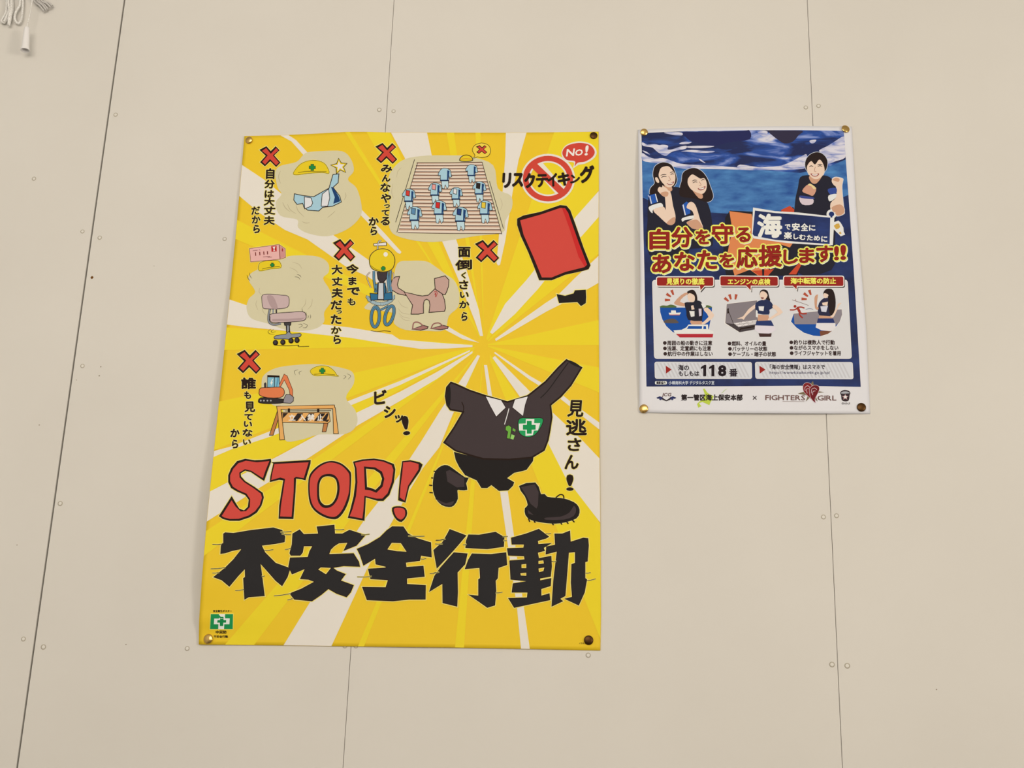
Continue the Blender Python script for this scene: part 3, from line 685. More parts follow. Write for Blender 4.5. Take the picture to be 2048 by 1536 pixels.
q = W('H', [(545, 100), (700, 140), (860, 160), (1010, 160), (1150, 140), (1228, 120), (1220, 180), (1165, 255), (1130, 265), (1060, 280), (1000, 325), (1060, 360), (1050, 390), (1010, 430), (930, 435), (865, 385), (830, 410), (780, 410), (740, 345), (640, 300), (590, 230), (560, 170)])
p.poly(offset(q, 1.5), HALO, 5).poly(q, CLOTHB, 7.5).build('black shorts')
p = Part('football_boot', SL, P1)
q = W('H', smooth([(370, 320), (390, 260), (440, 220), (490, 215), (540, 245), (640, 318), (672, 322), (650, 370), (660, 425), (600, 428), (575, 430), (580, 500), (545, 560), (500, 572), (440, 555), (390, 500), (365, 420)], 2))
p.poly(offset(q, 1.4), HALO, 5).poly(q, CLOTHB, 6)
p.poly(W('H', [(478, 268), (510, 255), (632, 322), (635, 400), (570, 405), (490, 355)]), CLOTH, 7)
p.poly(W('H', smooth([(385, 500), (420, 515), (480, 540), (545, 520), (530, 552), (500, 560), (440, 545)], 2)), CLOTH, 7)
for a in ([(388, 268), (372, 266)], [(368, 325), (352, 322)], [(362, 388), (334, 385)], [(366, 450), (336, 448)]): p.stroke(W('H', a), 2.4, INK, 6)
p.build()
p = Part('football_boot', SL, P1)
q = W('H', smooth([(1100, 392), (1240, 362), (1282, 440), (1290, 462), (1320, 460), (1345, 485), (1420, 492), (1490, 500), (1570, 530), (1610, 570), (1618, 620), (1590, 670), (1500, 702), (1400, 715), (1280, 702), (1200, 682), (1155, 640), (1150, 582), (1175, 555), (1150, 480)], 2))
p.poly(offset(q, 1.4), HALO, 5).poly(q, CLOTHB, 6)
p.poly(W('H', [(1118, 402), (1236, 378), (1268, 445), (1262, 560), (1250, 585), (1200, 545), (1162, 475)]), CLOTH, 7)
p.poly(W('H', smooth([(1330, 662), (1450, 655), (1530, 620), (1568, 562), (1588, 592), (1568, 648), (1480, 680), (1330, 680)], 2)), CLOTH, 7)
p.poly(W('H', [(1175, 595), (1225, 640), (1180, 628)]), CLOTH, 7)
p.stroke(smooth(W('H', [(1415, 492), (1450, 466), (1478, 472), (1484, 498)]), 3, False), 2.4, INK, 7)
for a in ([(1182, 668), (1192, 698)], [(1228, 688), (1240, 706)], [(1385, 712), (1396, 726)], [(1458, 708), (1468, 722)], [(1508, 698), (1522, 715)], [(1556, 682), (1574, 702)]): p.stroke(W('H', a), 2.6, INK, 6)
p.build()

# --- the little scenes: only the things in them
HATY, GREEN = (228, 194, 36), (34, 130, 60)
def hard_hat(vw, outline, brim, cc, cr, lev=6):
    p = Part('hard_hat', SL, P1)
    q = smooth(W(vw, outline), 3)
    p.poly(offset(q, 1.5), HALO, lev - 1).shape(q, HATY, INK, 0.5, lev)
    p.stroke(smooth(W(vw, brim), 4, False), 0.9, INK, lev + 2)
    pc = W(vw, plus(cc[0], cc[1], cr, cr * 0.42))
    p.poly(offset(pc, 0.7), INK, lev + 2).poly(pc, GREEN, lev + 3)
    return p.build('yellow hard hat with green cross')
hard_hat('A', [(752, 552), (780, 500), (830, 450), (900, 421), (980, 415), (1060, 440), (1100, 490), (1114, 545), (1050, 537), (900, 545), (800, 560)], [(800, 538), (900, 525), (990, 528), (1090, 528)], (945, 485), 31)
hard_hat('C', [(505, 522), (500, 440), (560, 402), (680, 392), (755, 402), (778, 480), (640, 497)], [(540, 500), (640, 478), (765, 468)], (670, 448), 24)
hard_hat('E', [(1285, 398), (1340, 352), (1430, 332), (1520, 345), (1590, 400), (1620, 448), (1638, 462), (1480, 450), (1340, 455)], [(1330, 440), (1450, 432), (1600, 448)], (1438, 395), 34)
p = Part('star', SL, P1)
st = W('A', [(1215, 398), (1240, 442), (1295, 447), (1262, 482), (1284, 534), (1232, 508), (1196, 545), (1194, 490), (1138, 462), (1196, 450)])
p.poly(offset(st, 1.2), INK, 5).poly(st, HATY, 6).poly(offset(st, -2.2), (226, 214, 206), 7).stroke(W('A', [(1190, 500), (1194, 560)]), 1.6, INK, 5).build()
SKY, NAVY, TOW = (164, 194, 200), (30, 62, 104), (222, 214, 210)
p = Part('work_jacket', SL, P1)
q = W('A', [(765, 760), (850, 778), (960, 790), (1120, 700), (1160, 562), (1214, 556), (1206, 640), (1152, 690), (1222, 780), (1238, 838), (1150, 880), (1050, 890), (1010, 928), (900, 920), (862, 890), (850, 850), (790, 860), (760, 820)])
p.shape(q, SKY, INK, 1.0, 5).poly(W('A', [(1136, 684), (1160, 692), (1216, 782), (1232, 832), (1160, 858), (1175, 790)]), NAVY, 7)
p.shape(W('A', [(868, 790), (930, 800), (945, 850), (930, 880), (870, 905)]), TOW, INK, 0.9, 7).shape(W('A', [(1050, 760), (1110, 712), (1120, 800), (1100, 880), (1040, 880)]), TOW, INK, 0.9, 7)
p.build('pale blue work jacket with towel')
# stairs
p = Part('staircase', SL, P1)
TLs, TRs, BRs, BLs = (465, 350), (1000, 345), (1158, 930), (312, 922)
p.poly(W('B', [TLs, TRs, BRs, BLs]), (226, 203, 178), 4)
N_ST = 20
for i in range(N_ST + 1):
    t = (i / N_ST) ** 1.08
    a = (TLs[0] + (BLs[0] - TLs[0]) * t, TLs[1] + (BLs[1] - TLs[1]) * t); b = (TRs[0] + (BRs[0] - TRs[0]) * t, TRs[1] + (BRs[1] - TRs[1]) * t)
    if i < N_ST:
        t2 = ((i + .42) / N_ST) ** 1.08
        a2 = (TLs[0] + (BLs[0] - TLs[0]) * t2, TLs[1] + (BLs[1] - TLs[1]) * t2); b2 = (TRs[0] + (BRs[0] - TRs[0]) * t2, TRs[1] + (BRs[1] - TRs[1]) * t2)
        p.poly(W('B', [a, b, b2, a2]), (198, 158, 130), 5)
    p.stroke(W('B', [a, ((a[0] + b[0]) / 2, (a[1] + b[1]) / 2 + 3), b]), 1.25, (70, 40, 30), 6)
for sg in ([(447, 322), (292, 838)], [(472, 350), (302, 920)], [(1060, 500), (1175, 890)], [(1000, 345), (1162, 936)]): p.stroke(W('B', sg), 1.1, INK, 6)
p.build()
SUITS = [(398, 610, .95, (205, 60, 50)), (612, 560, .95, (225, 150, 140)), (785, 595, .9, (220, 214, 208)), (975, 550, .95, (40, 34, 32)), (692, 440, .95, None),
         (445, 760, 1.05, (90, 130, 160)), (645, 710, 1.05, (200, 44, 40)), (820, 765, 1.1, (34, 60, 110)), (1020, 710, 1.05, (226, 190, 60)), (912, 405, .85, None)]
for cx, cy, k, ph in SUITS:
    p = Part('work_suit', SL, P1)
    def T(pts): return W('B', [(cx + x * k, cy + y * k) for x, y in pts])
    p.shape(T([(-26, 52), (30, 52), (34, 110), (22, 128), (6, 90), (-4, 128), (-18, 124)]), (188, 208, 212), INK, 0.7, 7)
    p.shape(T([(-30, -36), (-8, -46), (20, -44), (48, -30), (60, 24), (44, 30), (36, 0), (36, 60), (-34, 60), (-34, 10), (-50, 16), (-52, -2)]), SKY, INK, 0.7, 9)
    p.poly(T([(24, -30), (44, -24), (36, 30), (30, 58), (22, 58)]), NAVY, 11)
    p.poly(T([(-34, 52), (36, 52), (36, 60), (-34, 60)]), NAVY, 11)
    if ph: p.shape(T([(-20, -34), (8, -30), (4, 12), (-22, 6)]), ph, INK, 0.7, 11)
    p.build()
p = Part('hat_band', SL, P1)
p.shape(smooth(W('B', [(820, 330), (835, 302), (868, 290), (905, 300), (920, 328), (870, 336)]), 3), HATY, INK, 1.0, 9).stroke(W('B', [(822, 322), (868, 316), (918, 322)]), 1.4, (200, 120, 40), 11).build()
p = Part('cross_bubble', SL, P1)
q = smooth(W('B', [(923, 250), (940, 210), (995, 190), (1050, 208), (1068, 250), (1050, 292), (995, 306), (962, 300), (934, 310), (944, 288)]), 3)
p.poly(offset(q, 1.0), INK, 5).poly(q, (236, 200, 70), 6)
def mpx(pts): return W('B', [(950 + (x - 403) / 217 * 92, 206 + (y - 268) / 214 * 74) for x, y in pts])
p.poly(mpx(XO), INK, 7).poly(mpx(XI), RED, 8).build()
# box and swivel chair
PINK, PINKD, RB = (228, 172, 160), (205, 140, 130), (110, 30, 26)
p = Part('cardboard_box', SL, P1)
p.poly(offset(W('C', [(380, 240), (755, 188), (832, 240), (836, 350), (765, 372), (395, 405)]), 1.8), HALO, 5)
p.shape(W('C', [(380, 240), (755, 188), (832, 240), (836, 350), (765, 372), (395, 405)]), PINK, RB, 0.6, 6).poly(W('C', [(757, 194), (828, 242), (832, 346), (768, 366)]), PINKD, 8)
p.stroke(W('C', [(757, 192), (768, 368)]), 1.2, RB, 9).poly(W('C', [(655, 208), (724, 198), (726, 274), (660, 280)]), (186, 40, 38), 9)
p.poly(W('C', [(672, 216), (710, 210), (700, 238), (696, 256), (712, 266), (676, 270), (688, 258), (686, 240)]), (230, 216, 205), 10).poly(W('C', [(795, 232), (806, 240), (804, 282), (790, 262)]), (150, 36, 36), 9)
for x in (455, 508, 560, 606): p.stroke(W('C', [(x, 285 - (x - 455) * .1), (x + 3, 330 - (x - 455) * .12)]), 1.8, RB, 9)
for a in ([(420, 264), (480, 258)], [(500, 254), (515, 256)], [(550, 345), (640, 336)], [(610, 352), (665, 345)]): p.stroke(W('C', a), 0.8, RB, 9)
p.build('pink cardboard box with red fragile mark')
SEAT, GREY, DGREY = (198, 168, 160), (140, 140, 142), (64, 58, 58)
p = Part('swivel_chair', SL, P1)
p.stroke(smooth(W('C', [(640, 1010), (622, 1100), (630, 1180), (690, 1212), (780, 1195)]), 4, False), 4.4, INK, 5); p.stroke(smooth(W('C', [(640, 1010), (622, 1100), (630, 1180), (690, 1212), (780, 1195)]), 4, False), 2.6, GREY, 6)
p.stroke(W('C', [(680, 1000), (680, 1070)]), 3, GREY, 6).stroke(W('C', [(720, 1000), (722, 1070)]), 3, DGREY, 6)
p.shape(smooth(W('C', [(540, 900), (548, 835), (640, 824), (780, 836), (868, 850), (882, 920), (860, 985), (750, 1006), (600, 1006), (552, 990)]), 3), SEAT, INK, 0.7, 7)
p.poly(smooth(W('C', [(600, 850), (680, 850), (740, 1000), (660, 995)]), 3), (176, 146, 140), 9)
p.shape(W('C', [(825, 1185), (905, 1180), (900, 1215), (885, 1220), (890, 1300), (855, 1305), (850, 1220), (830, 1215)]), DGREY, INK, 0.9, 5).poly(W('C', [(858, 1222), (882, 1222), (884, 1310), (860, 1312)]), GREY, 7)
p.shape(smooth(W('C', [(645, 1120), (660, 1078), (900, 1056), (1060, 1050), (1096, 1090), (1090, 1140), (1030, 1162), (850, 1176), (665, 1178)]), 3), SEAT, INK, 0.8, 8).poly(W('C', [(668, 1140), (880, 1136), (1085, 1122), (1040, 1152), (850, 1166), (670, 1168)]), (176, 146, 140), 10)
p.shape(smooth(W('C', [(700, 1390), (720, 1352), (840, 1338), (880, 1302), (915, 1335), (1020, 1325), (1034, 1350), (1000, 1370), (915, 1372), (905, 1395), (820, 1390)]), 2), GREY, INK, 0.7, 8)
for cx, cy in ((710, 1442), (805, 1436), (910, 1416), (986, 1410)): p.poly(W('C', ell(cx, cy, 34, 36, 14)), INK, 10).poly(W('C', ell(cx - 4, cy - 4, 20, 22, 12)), DGREY, 11)
p.stroke(smooth(W('C', [(705, 1468), (760, 1480), (900, 1482), (1010, 1474), (1000, 1492), (1140, 1488)]), 3, False), 1.1, INK, 5).build('pink swivel chair on castors')
# hanging helmet with safety harness
BLU, BLUD, ROPE = (92, 132, 152), (48, 98, 124), (158, 176, 178)
p = Part('safety_harness', SL, P1)
for sgn, pts in ((0, [(640, 540), (600, 600), (650, 740)]), (1, [(930, 540), (940, 600), (905, 740)])): p.stroke(smooth(W('D', pts), 4, False), 2.6, INK, 4); p.stroke(smooth(W('D', pts), 4, False), 1.4, (214, 190, 170), 5)
for pts in ([(690, 525), (692, 650), (718, 800)], [(735, 690), (705, 800)], [(862, 535), (870, 650), (885, 790)], [(905, 515), (898, 650), (915, 790)], [(820, 690), (850, 800)]):
    p.stroke(smooth(W('D', pts), 4, False), 5.4, INK, 5); p.stroke(smooth(W('D', pts), 4, False), 3.8, BLU, 6)
p.shape(W('D', [(735, 545), (855, 545), (840, 630), (810, 665), (770, 665), (745, 620)]), (62, 52, 54), INK, 0.9, 7).shape(W('D', [(745, 680), (830, 680), (840, 780), (815, 890), (745, 890), (735, 780)]), BLUD, INK, 0.9, 9)
rope = []
for k in range(40):
    a = math.pi * k / 39; rope.append((775 - 165 * math.cos(a) + 7 * math.sin(k * 2.4), 840 + 105 * math.sin(a) + 8 * math.cos(k * 2.7)))
p.stroke(W('D', rope), 7.0, INK, 7); p.stroke(W('D', rope), 5.4, ROPE, 8)
p.shape(W('D', [(645, 815), (740, 822), (745, 890), (655, 895)]), (46, 104, 136), INK, 0.9, 9).shape(W('D', [(815, 815), (918, 800), (920, 885), (815, 895)]), (46, 104, 136), INK, 0.9, 9)
p.shape(W('D', [(752, 678), (808, 678), (812, 885), (744, 885)]), (196, 194, 192), INK, 0.9, 11)
for cx, cy, rx, ry, rt in ((708, 1112, 52, 128, .06), (888, 1092, 50, 125, .30)):
    ring = W('D', ell(cx, cy, rx, ry, 30, rt))
    p.stroke(ring, 6.6, INK, 9, closed=True); p.stroke(ring, 4.8, BLU, 10, closed=True); p.stroke(ring, 1.0, BLUD, 11, closed=True)
p.stroke(smooth(W('D', [(680, 975), (760, 1025), (880, 965)]), 4, False), 4.2, INK, 8); p.stroke(smooth(W('D', [(680, 975), (760, 1025), (880, 965)]), 4, False), 2.6, BLU, 9)
p.stroke(smooth(W('D', [(650, 1288), (730, 1300), (820, 1290), (905, 1298)]), 3, False), 1.0, INK, 5)
p.build('blue safety harness')
p = Part('hard_hat', SL, P1)
p.stroke(smooth(W('D', [(738, 255), (742, 180), (760, 140), (785, 145)]), 4, False), 3.0, INK, 6); p.stroke(smooth(W('D', [(738, 255), (742, 180), (760, 140), (785, 145)]), 4, False), 1.6, (200, 196, 192), 7)
p.shape(W('D', [(690, 178), (845, 160), (846, 196), (694, 200)]), (226, 214, 206), INK, 0.7, 5)
q = W('D', smooth([(636, 400), (655, 320), (720, 262), (810, 245), (890, 270), (945, 340), (952, 420), (915, 500), (830, 530), (730, 520), (660, 480)], 4))
p.poly(offset(q, 1.5), HALO, 11).shape(q, HATY, INK, 0.9, 12).poly(W('D', ell(840, 312, 28, 30, 16)), (234, 222, 200), 14)
p.poly(offset(W('D', plus(810, 492, 26, 12)), .6), INK, 14).poly(W('D', plus(810, 492, 26, 12)), GREEN, 14.6).stroke(smooth(W('D', [(650, 455), (720, 505), (800, 520)]), 4, False), 0.8, INK, 14)
p.build('round yellow hard hat on a hook')
p = Part('short_coat', SL, P1)
ROSE = (193, 154, 137)
p.shape(W('D', [(930, 640), (965, 605), (1012, 600), (985, 700), (1000, 745), (1085, 800), (1090, 830), (1000, 812), (925, 765), (905, 720)]), ROSE, INK, 1.0, 5)
p.shape(W('D', [(1470, 625), (1600, 592), (1645, 640), (1640, 720), (1620, 780), (1600, 822), (1530, 812), (1480, 770)]), ROSE, INK, 1.0, 5)
p.shape(W('D', [(1085, 800), (1180, 822), (1240, 838), (1310, 850), (1390, 838), (1470, 760), (1560, 820), (1590, 900), (1602, 1000), (1590, 1035), (1400, 1050), (1412, 960), (1400, 900), (1365, 880), (1330, 900), (1318, 960), (1320, 1060), (1260, 1072), (1170, 1072), (1190, 960)]), ROSE, INK, 1.0, 7)
p.stroke(smooth(W('D', [(1460, 795), (1485, 785), (1500, 810), (1480, 860), (1478, 800), (1470, 830)]), 3, False), 1.2, (170, 40, 40), 9)
p.build('rose short coat')
for q in ([(1185, 1270), (1200, 1190), (1260, 1182), (1320, 1225), (1378, 1240), (1370, 1258), (1290, 1278)], [(1422, 1262), (1450, 1205), (1520, 1190), (1570, 1225), (1636, 1240), (1630, 1256), (1540, 1272)]):
    p = Part('sandal', SL, P1)
    s_ = W('D', q)
    p.shape([s_[0]] + s_[3:], (166, 112, 102), INK, 1.0, 5).stroke(smooth([s_[0], s_[1], s_[2], s_[3]], 4, False), 2.4, (150, 96, 88), 7).build()
# excavator
ORG = (222, 120, 72)
p = Part('excavator', SL, P1)
p.shape(W('E', [(700, 600), (698, 560), (708, 550), (715, 560), (715, 605)]), DGREY, INK, 0.7, 5)
p.shape(W('E', [(882, 590), (950, 442), (985, 462), (1055, 640), (1056, 735), (1032, 730), (1018, 640), (952, 505), (895, 605)]), ORG, (96, 40, 20), 0.7, 5)
p.shape(W('E', [(740, 455), (884, 462), (886, 605), (738, 602)]), (128, 178, 192), INK, 0.7, 6).poly(W('E', [(738, 450), (888, 456), (886, 480), (738, 476)]), INK, 8).stroke(W('E', [(827, 478), (824, 602)]), 1.4, INK, 8)
p.poly(W('E', [(796, 500), (810, 496), (790, 540), (806, 536), (780, 590), (782, 556), (768, 560)]), (232, 228, 224), 8).poly(W('E', [(862, 482), (882, 482), (880, 520), (858, 600), (845, 600)]), (92, 146, 168), 8)
p.shape(smooth(W('E', [(634, 660), (650, 618), (760, 612), (900, 606), (945, 645), (942, 700), (890, 735), (740, 735), (640, 705)]), 2), ORG, INK, 0.8, 8)
p.shape(smooth(W('E', [(622, 780), (650, 742), (760, 745), (950, 762), (960, 790), (900, 805), (750, 812), (640, 802)]), 2), (48, 42, 42), INK, 0.8, 6)
for x in (650, 690, 735, 778): p.poly(W('E', ell(x, 776, 11, 11, 10)), (170, 164, 160), 9)
p.shape(W('E', [(978, 700), (1030, 705), (1066, 735), (1062, 780), (1030, 806), (940, 800), (950, 750)]), (146, 136, 136), INK, 0.8, 9)
p.build('orange excavator')
# barrier
WD, WDD = (228, 166, 92), (190, 120, 66)
p = Part('barrier', SL, P1)
for q, c in (([(868, 905), (905, 905), (805, 1215), (766, 1215)], WDD), ([(1462, 1060), (1508, 1060), (1482, 1170), (1440, 1172)], WDD), ([(1575, 870), (1600, 870), (1640, 1195), (1585, 1195)], WD),
             ([(858, 852), (900, 850), (950, 1272), (897, 1275), (872, 950)], WD), ([(858, 850), (1390, 838), (1590, 836), (1596, 876), (905, 884)], WD), ([(925, 932), (1520, 928), (1535, 1040), (1505, 1062), (930, 1050)], WD)):
    p.shape(W('E', q), c, INK, 0.8, 5 if c == WDD else 7)
p.stroke(W('E', [(960, 908), (1550, 902)]), 1.2, INK, 8)
for x in (1010, 1385): p.poly(W('E', [(x - 14, 876), (x + 14, 876), (x + 14, 922), (x - 14, 922)]), INK, 9)
for x in (930, 1045, 1190, 1330, 1420):
    p.poly(W('E', [(x, 1040), (min(1500, x + 75), 938), (min(1520, x + 150), 938), (x + 70, 1040)] if x > 930 else [(932, 935), (1000, 935), (932, 1005)]), (44, 34, 30), 9)
p.poly(W('E', [(1475, 1045), (1515, 1010), (1522, 1030), (1505, 1048)]), (44, 34, 30), 9)
for ch, b in (('立', (1005, 952, 1095, 1032)), ('入', (1140, 952, 1226, 1036)), ('禁', (1245, 948, 1340, 1032)), ('止', (1370, 950, 1448, 1032))):
    (a, b0), (c, d) = W('E', [b[:2], b[2:]]); p.glyph(ch, (a, b0, c, d), (240, 234, 226), 10.5, 0.03)
p.build('orange wooden no entry barrier')
# publisher's mark
p = Part('green_cross_logo', SL, P1)
p.poly(offset(W('I', [(158, 540), (380, 540), (377, 690), (150, 690)]), 0.9), (244, 220, 120), 5).poly(W('I', [(158, 540), (380, 540), (377, 690), (150, 690)]), (30, 138, 74), 6)
p.poly(W('I', [(240, 540), (300, 540), (300, 583), (347, 583), (344, 642), (292, 642), (290, 690), (232, 690), (234, 642), (188, 642), (192, 585), (240, 585)]), (228, 224, 216), 7)
p.poly(W('I', [(250, 568), (285, 568), (285, 600), (312, 600), (310, 626), (283, 626), (282, 660), (248, 660), (248, 626), (222, 626), (225, 600), (250, 600)]), (24, 128, 66), 8)
def rowI(t, x0, y0, x1, y1, b=0.03):
    (a, b0), (c, d) = W('I', [(x0, y0), (x1, y1)]); p.text_row(t, a, b0, c, d, INK, 6, b)
rowI('安全衛生ポスター', 180, 498, 370, 522); rowI('中災防', 204, 703, 316, 737, 0.04); rowI('不安全行動', 186, 752, 330, 778)
p.build()
p = Part('credit_line', SL, P1)
(a, b0), (c, d) = W('J', [(1788, 822), (1860, 842)]); p.text_row('イラスト', a, b0, c, d, INK, 6, .02); p.build()

# ================================================================== the sea-safety poster
WHITE, PNAVY, DRED, YEL = (222, 213, 207), (34, 48, 98), (150, 38, 32), (240, 226, 96)
P2 = empty('sea_safety_poster', (0.255, 0.0, on_wall(1510, 826)[2]))
tag(P2, 'white-bordered blue sea safety poster with dark red Japanese title and three advice pictures', 'poster')
sheet('paper', SR, P2, [(1276, 259.5), (1330, 257), (1400, 255), (1500, 253), (1600, 252), (1703.5, 253)], [(1703.5, 253), (1712.8, 420), (1722.5, 540), (1732.5, 660), (1740.5, 827.5)],
      [(1278.5, 824.5), (1330, 825.8), (1510, 826.5), (1640, 827.2), (1740.5, 827.5)], [(1276, 259.5), (1279, 420), (1280.8, 560), (1279.3, 660), (1278.5, 824.5)], mat(WHITE, rough=0.5, spec=0.15), 56, 76)
PL = [(1282.9, 266.4), (1285.8, 420), (1288.8, 540), (1291, 660), (1292.9, 773)]
PR = [(1687.4, 261.7), (1699, 420), (1707.4, 540), (1718.5, 720), (1721.5, 773.7)]
def pl(y): return (tab_at(PL, y, 1), y)
def pr(y): return (tab_at(PR, y, 1), y)
m_sky = noise_mat('printed_sky', (26, 36, 78), (44, 92, 172), 11.0, (1.0, 1, 3.4), lo_=.40, hi_=.9, detail=7, distort=.9)
m_sea = noise_mat('printed_sea', (30, 72, 136), (84, 138, 184), 22.0, (1, 1, 2.6), lo_=.3, hi_=.78, detail=9)
_r = m_sky.node_tree.nodes['Color Ramp'].color_ramp
for pos, c in ((0.57, (38, 74, 146)), (0.65, (128, 142, 190)), (0.73, (216, 206, 212))):
    e_ = _r.elements.new(pos); e_.color = (*alb(c), 1)
_r.elements[len(_r.elements) - 1].position = 0.92
_r.elements[0].position = 0.45
m_deep = noise_mat('printed_deep_water', (20, 30, 68), (34, 54, 108), 16.0, (1, 1, 1.6), lo_=.35, hi_=.75, detail=6)
m_cloud = noise_mat('printed_cloud', (92, 112, 174), (214, 204, 212), 30.0, (1, 1, 4.0), lo_=.30, hi_=.56, detail=6, distort=.5)
p = Part('sea_and_sky_picture', SR, P2)
p.poly([(1282.9, 266.4), (1330, 264), (1373, 262.5), (1500, 260.5), (1600, 260.3), (1687.4, 261.7), pr(350), pr(420), pr(540), pr(720), (1721.5, 773.7), (1600, 771.5), (1450, 772.5), (1292.9, 773), pl(660), pl(540), pl(420)], m_deep, 1)
p.poly([(1282.9, 266.4), (1330, 264), (1373, 262.5), (1500, 260.5), (1600, 260.3), (1687.4, 261.7), pr(320), pr(348), (1600, 345), (1450, 345), (1350, 335), pl(330)], m_sky, 2)
p.poly([pl(322), (1320, 326), (1360, 331), (1420, 334), (1520, 340), (1600, 346), (1660, 332), pr(319), pr(420), pr(470), (1600, 470), (1450, 455), (1350, 450), pl(470)], m_sea, 3)
p.poly([pl(395), (1340, 420), (1500, 430), (1620, 420), pr(390), pr(480), pl(480)], m_deep, 3.6)
NIGHT = (40, 42, 82)
p.poly(W('K', smooth([(900, 205), (1200, 200), (1900, 185), (2040, 180), (2040, 330), (1700, 380), (1450, 440), (1250, 410), (1060, 370), (960, 300)], 3)), NIGHT, 3)
p.poly(W('L', smooth([(480, 185), (640, 180), (1060, 185), (1000, 260), (900, 370), (760, 400), (640, 330), (560, 270)], 3)), (52, 46, 64), 3)
for vw, c in (('K', [(580, 215), (720, 205), (880, 215), (890, 262), (780, 262), (660, 240)]), ('K', [(210, 380), (300, 420), (420, 410), (500, 430), (560, 420), (650, 440), (640, 500), (720, 500), (840, 460), (960, 440), (950, 490), (800, 520), (700, 550), (620, 610), (540, 590), (450, 530), (380, 470), (260, 450), (210, 430)]),
             ('K', [(840, 400), (930, 370), (1050, 375), (1010, 400), (900, 415)]), ('K', [(950, 455), (1150, 440), (1440, 445), (1300, 475), (1050, 480)]), ('K', [(870, 535), (1050, 510), (1250, 525), (1440, 530), (1400, 555), (1220, 560), (1000, 545)]),
             ('K', [(210, 520), (280, 540), (340, 590), (260, 560)]), ('K', [(1170, 660), (1220, 680), (1290, 735), (1220, 710)]),
             ('K', [(205, 560), (300, 620), (420, 660), (560, 650), (700, 690), (860, 745), (1100, 765), (1400, 775), (1700, 800), (2040, 815), (2040, 850), (1600, 840), (1250, 835), (900, 830), (600, 760), (400, 730), (215, 690)]),
             ('L', [(290, 190), (400, 180), (470, 200), (450, 260), (380, 270)]), ('L', [(1190, 350), (1300, 335), (1270, 390), (1210, 395)]), ('L', [(1350, 520), (1500, 440), (1640, 350), (1760, 280), (1785, 330), (1790, 480), (1795, 640), (1640, 700), (1500, 745), (1470, 650), (1420, 590)]),
             ('L', [(0, 760), (300, 800), (700, 780), (1010, 640), (1140, 590), (1120, 800), (1000, 840), (600, 850), (0, 850)])):
    p.poly(smooth(W(vw, c), 3), m_cloud, 4.2)
p.build('dark blue cloudy sky over sea')
# orange life jacket standing behind the title
p = Part('life_jacket', SR, P2)
OR1, OR2 = (218, 130, 78), (196, 72, 44)
p.poly(W('M', [(1540, 300), (1620, 180), (2030, 200), (2300, 250), (2560, 160), (2700, 120), (2760, 260), (2800, 500), (2840, 900), (2780, 1290), (1560, 1300), (1500, 1000)]), (38, 34, 38), 5)
p.poly(W('M', [(1610, 190), (1990, 240), (2100, 640), (2300, 700), (2280, 1190), (2100, 1290), (1960, 1190), (1700, 1290), (1580, 900), (1660, 500)]), OR1, 6)
p.poly(W('N', [(700, 170), (850, 100), (960, 190), (930, 240), (720, 220)]), OR2, 6).poly(W('N', [(220, 650), (900, 740), (850, 810), (700, 760), (240, 740)]), OR1, 6.5).poly(W('N', [(1000, 1080), (1060, 1080), (960, 1270), (830, 1270)]), OR2, 6.5)
p.poly(W('N', [(210, 1210), (580, 1180), (480, 1290), (330, 1290)]), OR2, 7).poly(W('N', [(375, 1180), (415, 1180), (410, 1290), (380, 1290)]), (38, 34, 38), 7.5)
p.build('orange life jacket')
# three people in navy vests
HAIR, SKIN, SKIND, VEST = (42, 30, 28), (230, 198, 172), (202, 150, 118), (38, 36, 46)
def face(p, vw, eyes, mouth, nose, lev):
    for e in eyes: p.stroke(smooth(W(vw, e), 4, False), 1.5, HAIR, lev, taper=True)
    p.poly(smooth(W(vw, mouth), 3), (150, 60, 54), lev)
    m = W(vw, mouth); cx = sum(a for a, b in m) / len(m); cy = sum(b for a, b in m) / len(m)
    p.poly([(cx + (a - cx) * .72, cy + (b - cy) * .5) for a, b in smooth(m, 3)], (238, 226, 218), lev + .6)
    p.stroke(smooth(W(vw, nose), 3, False), 0.9, (176, 116, 92), lev)
def pic_person(parts, faces, label):
    p = Part('person_picture', SR, P2)
    for vw, pts, c, lev, sm in parts:
        q = W(vw, pts)
        if c != VEST: p.poly(offset(smooth(q, 3) if sm else q, 0.9), (206, 204, 214), 5.8)
        p.poly(smooth(q, 3) if sm else q, c, lev)
    for f in faces: face(p, *f)
    return p.build(label)
BLUE_S, WH = (40, 84, 160), (226, 218, 212)
def rim(vw, pts, lev=5.4): return (vw, pts, (212, 206, 214), lev, True)
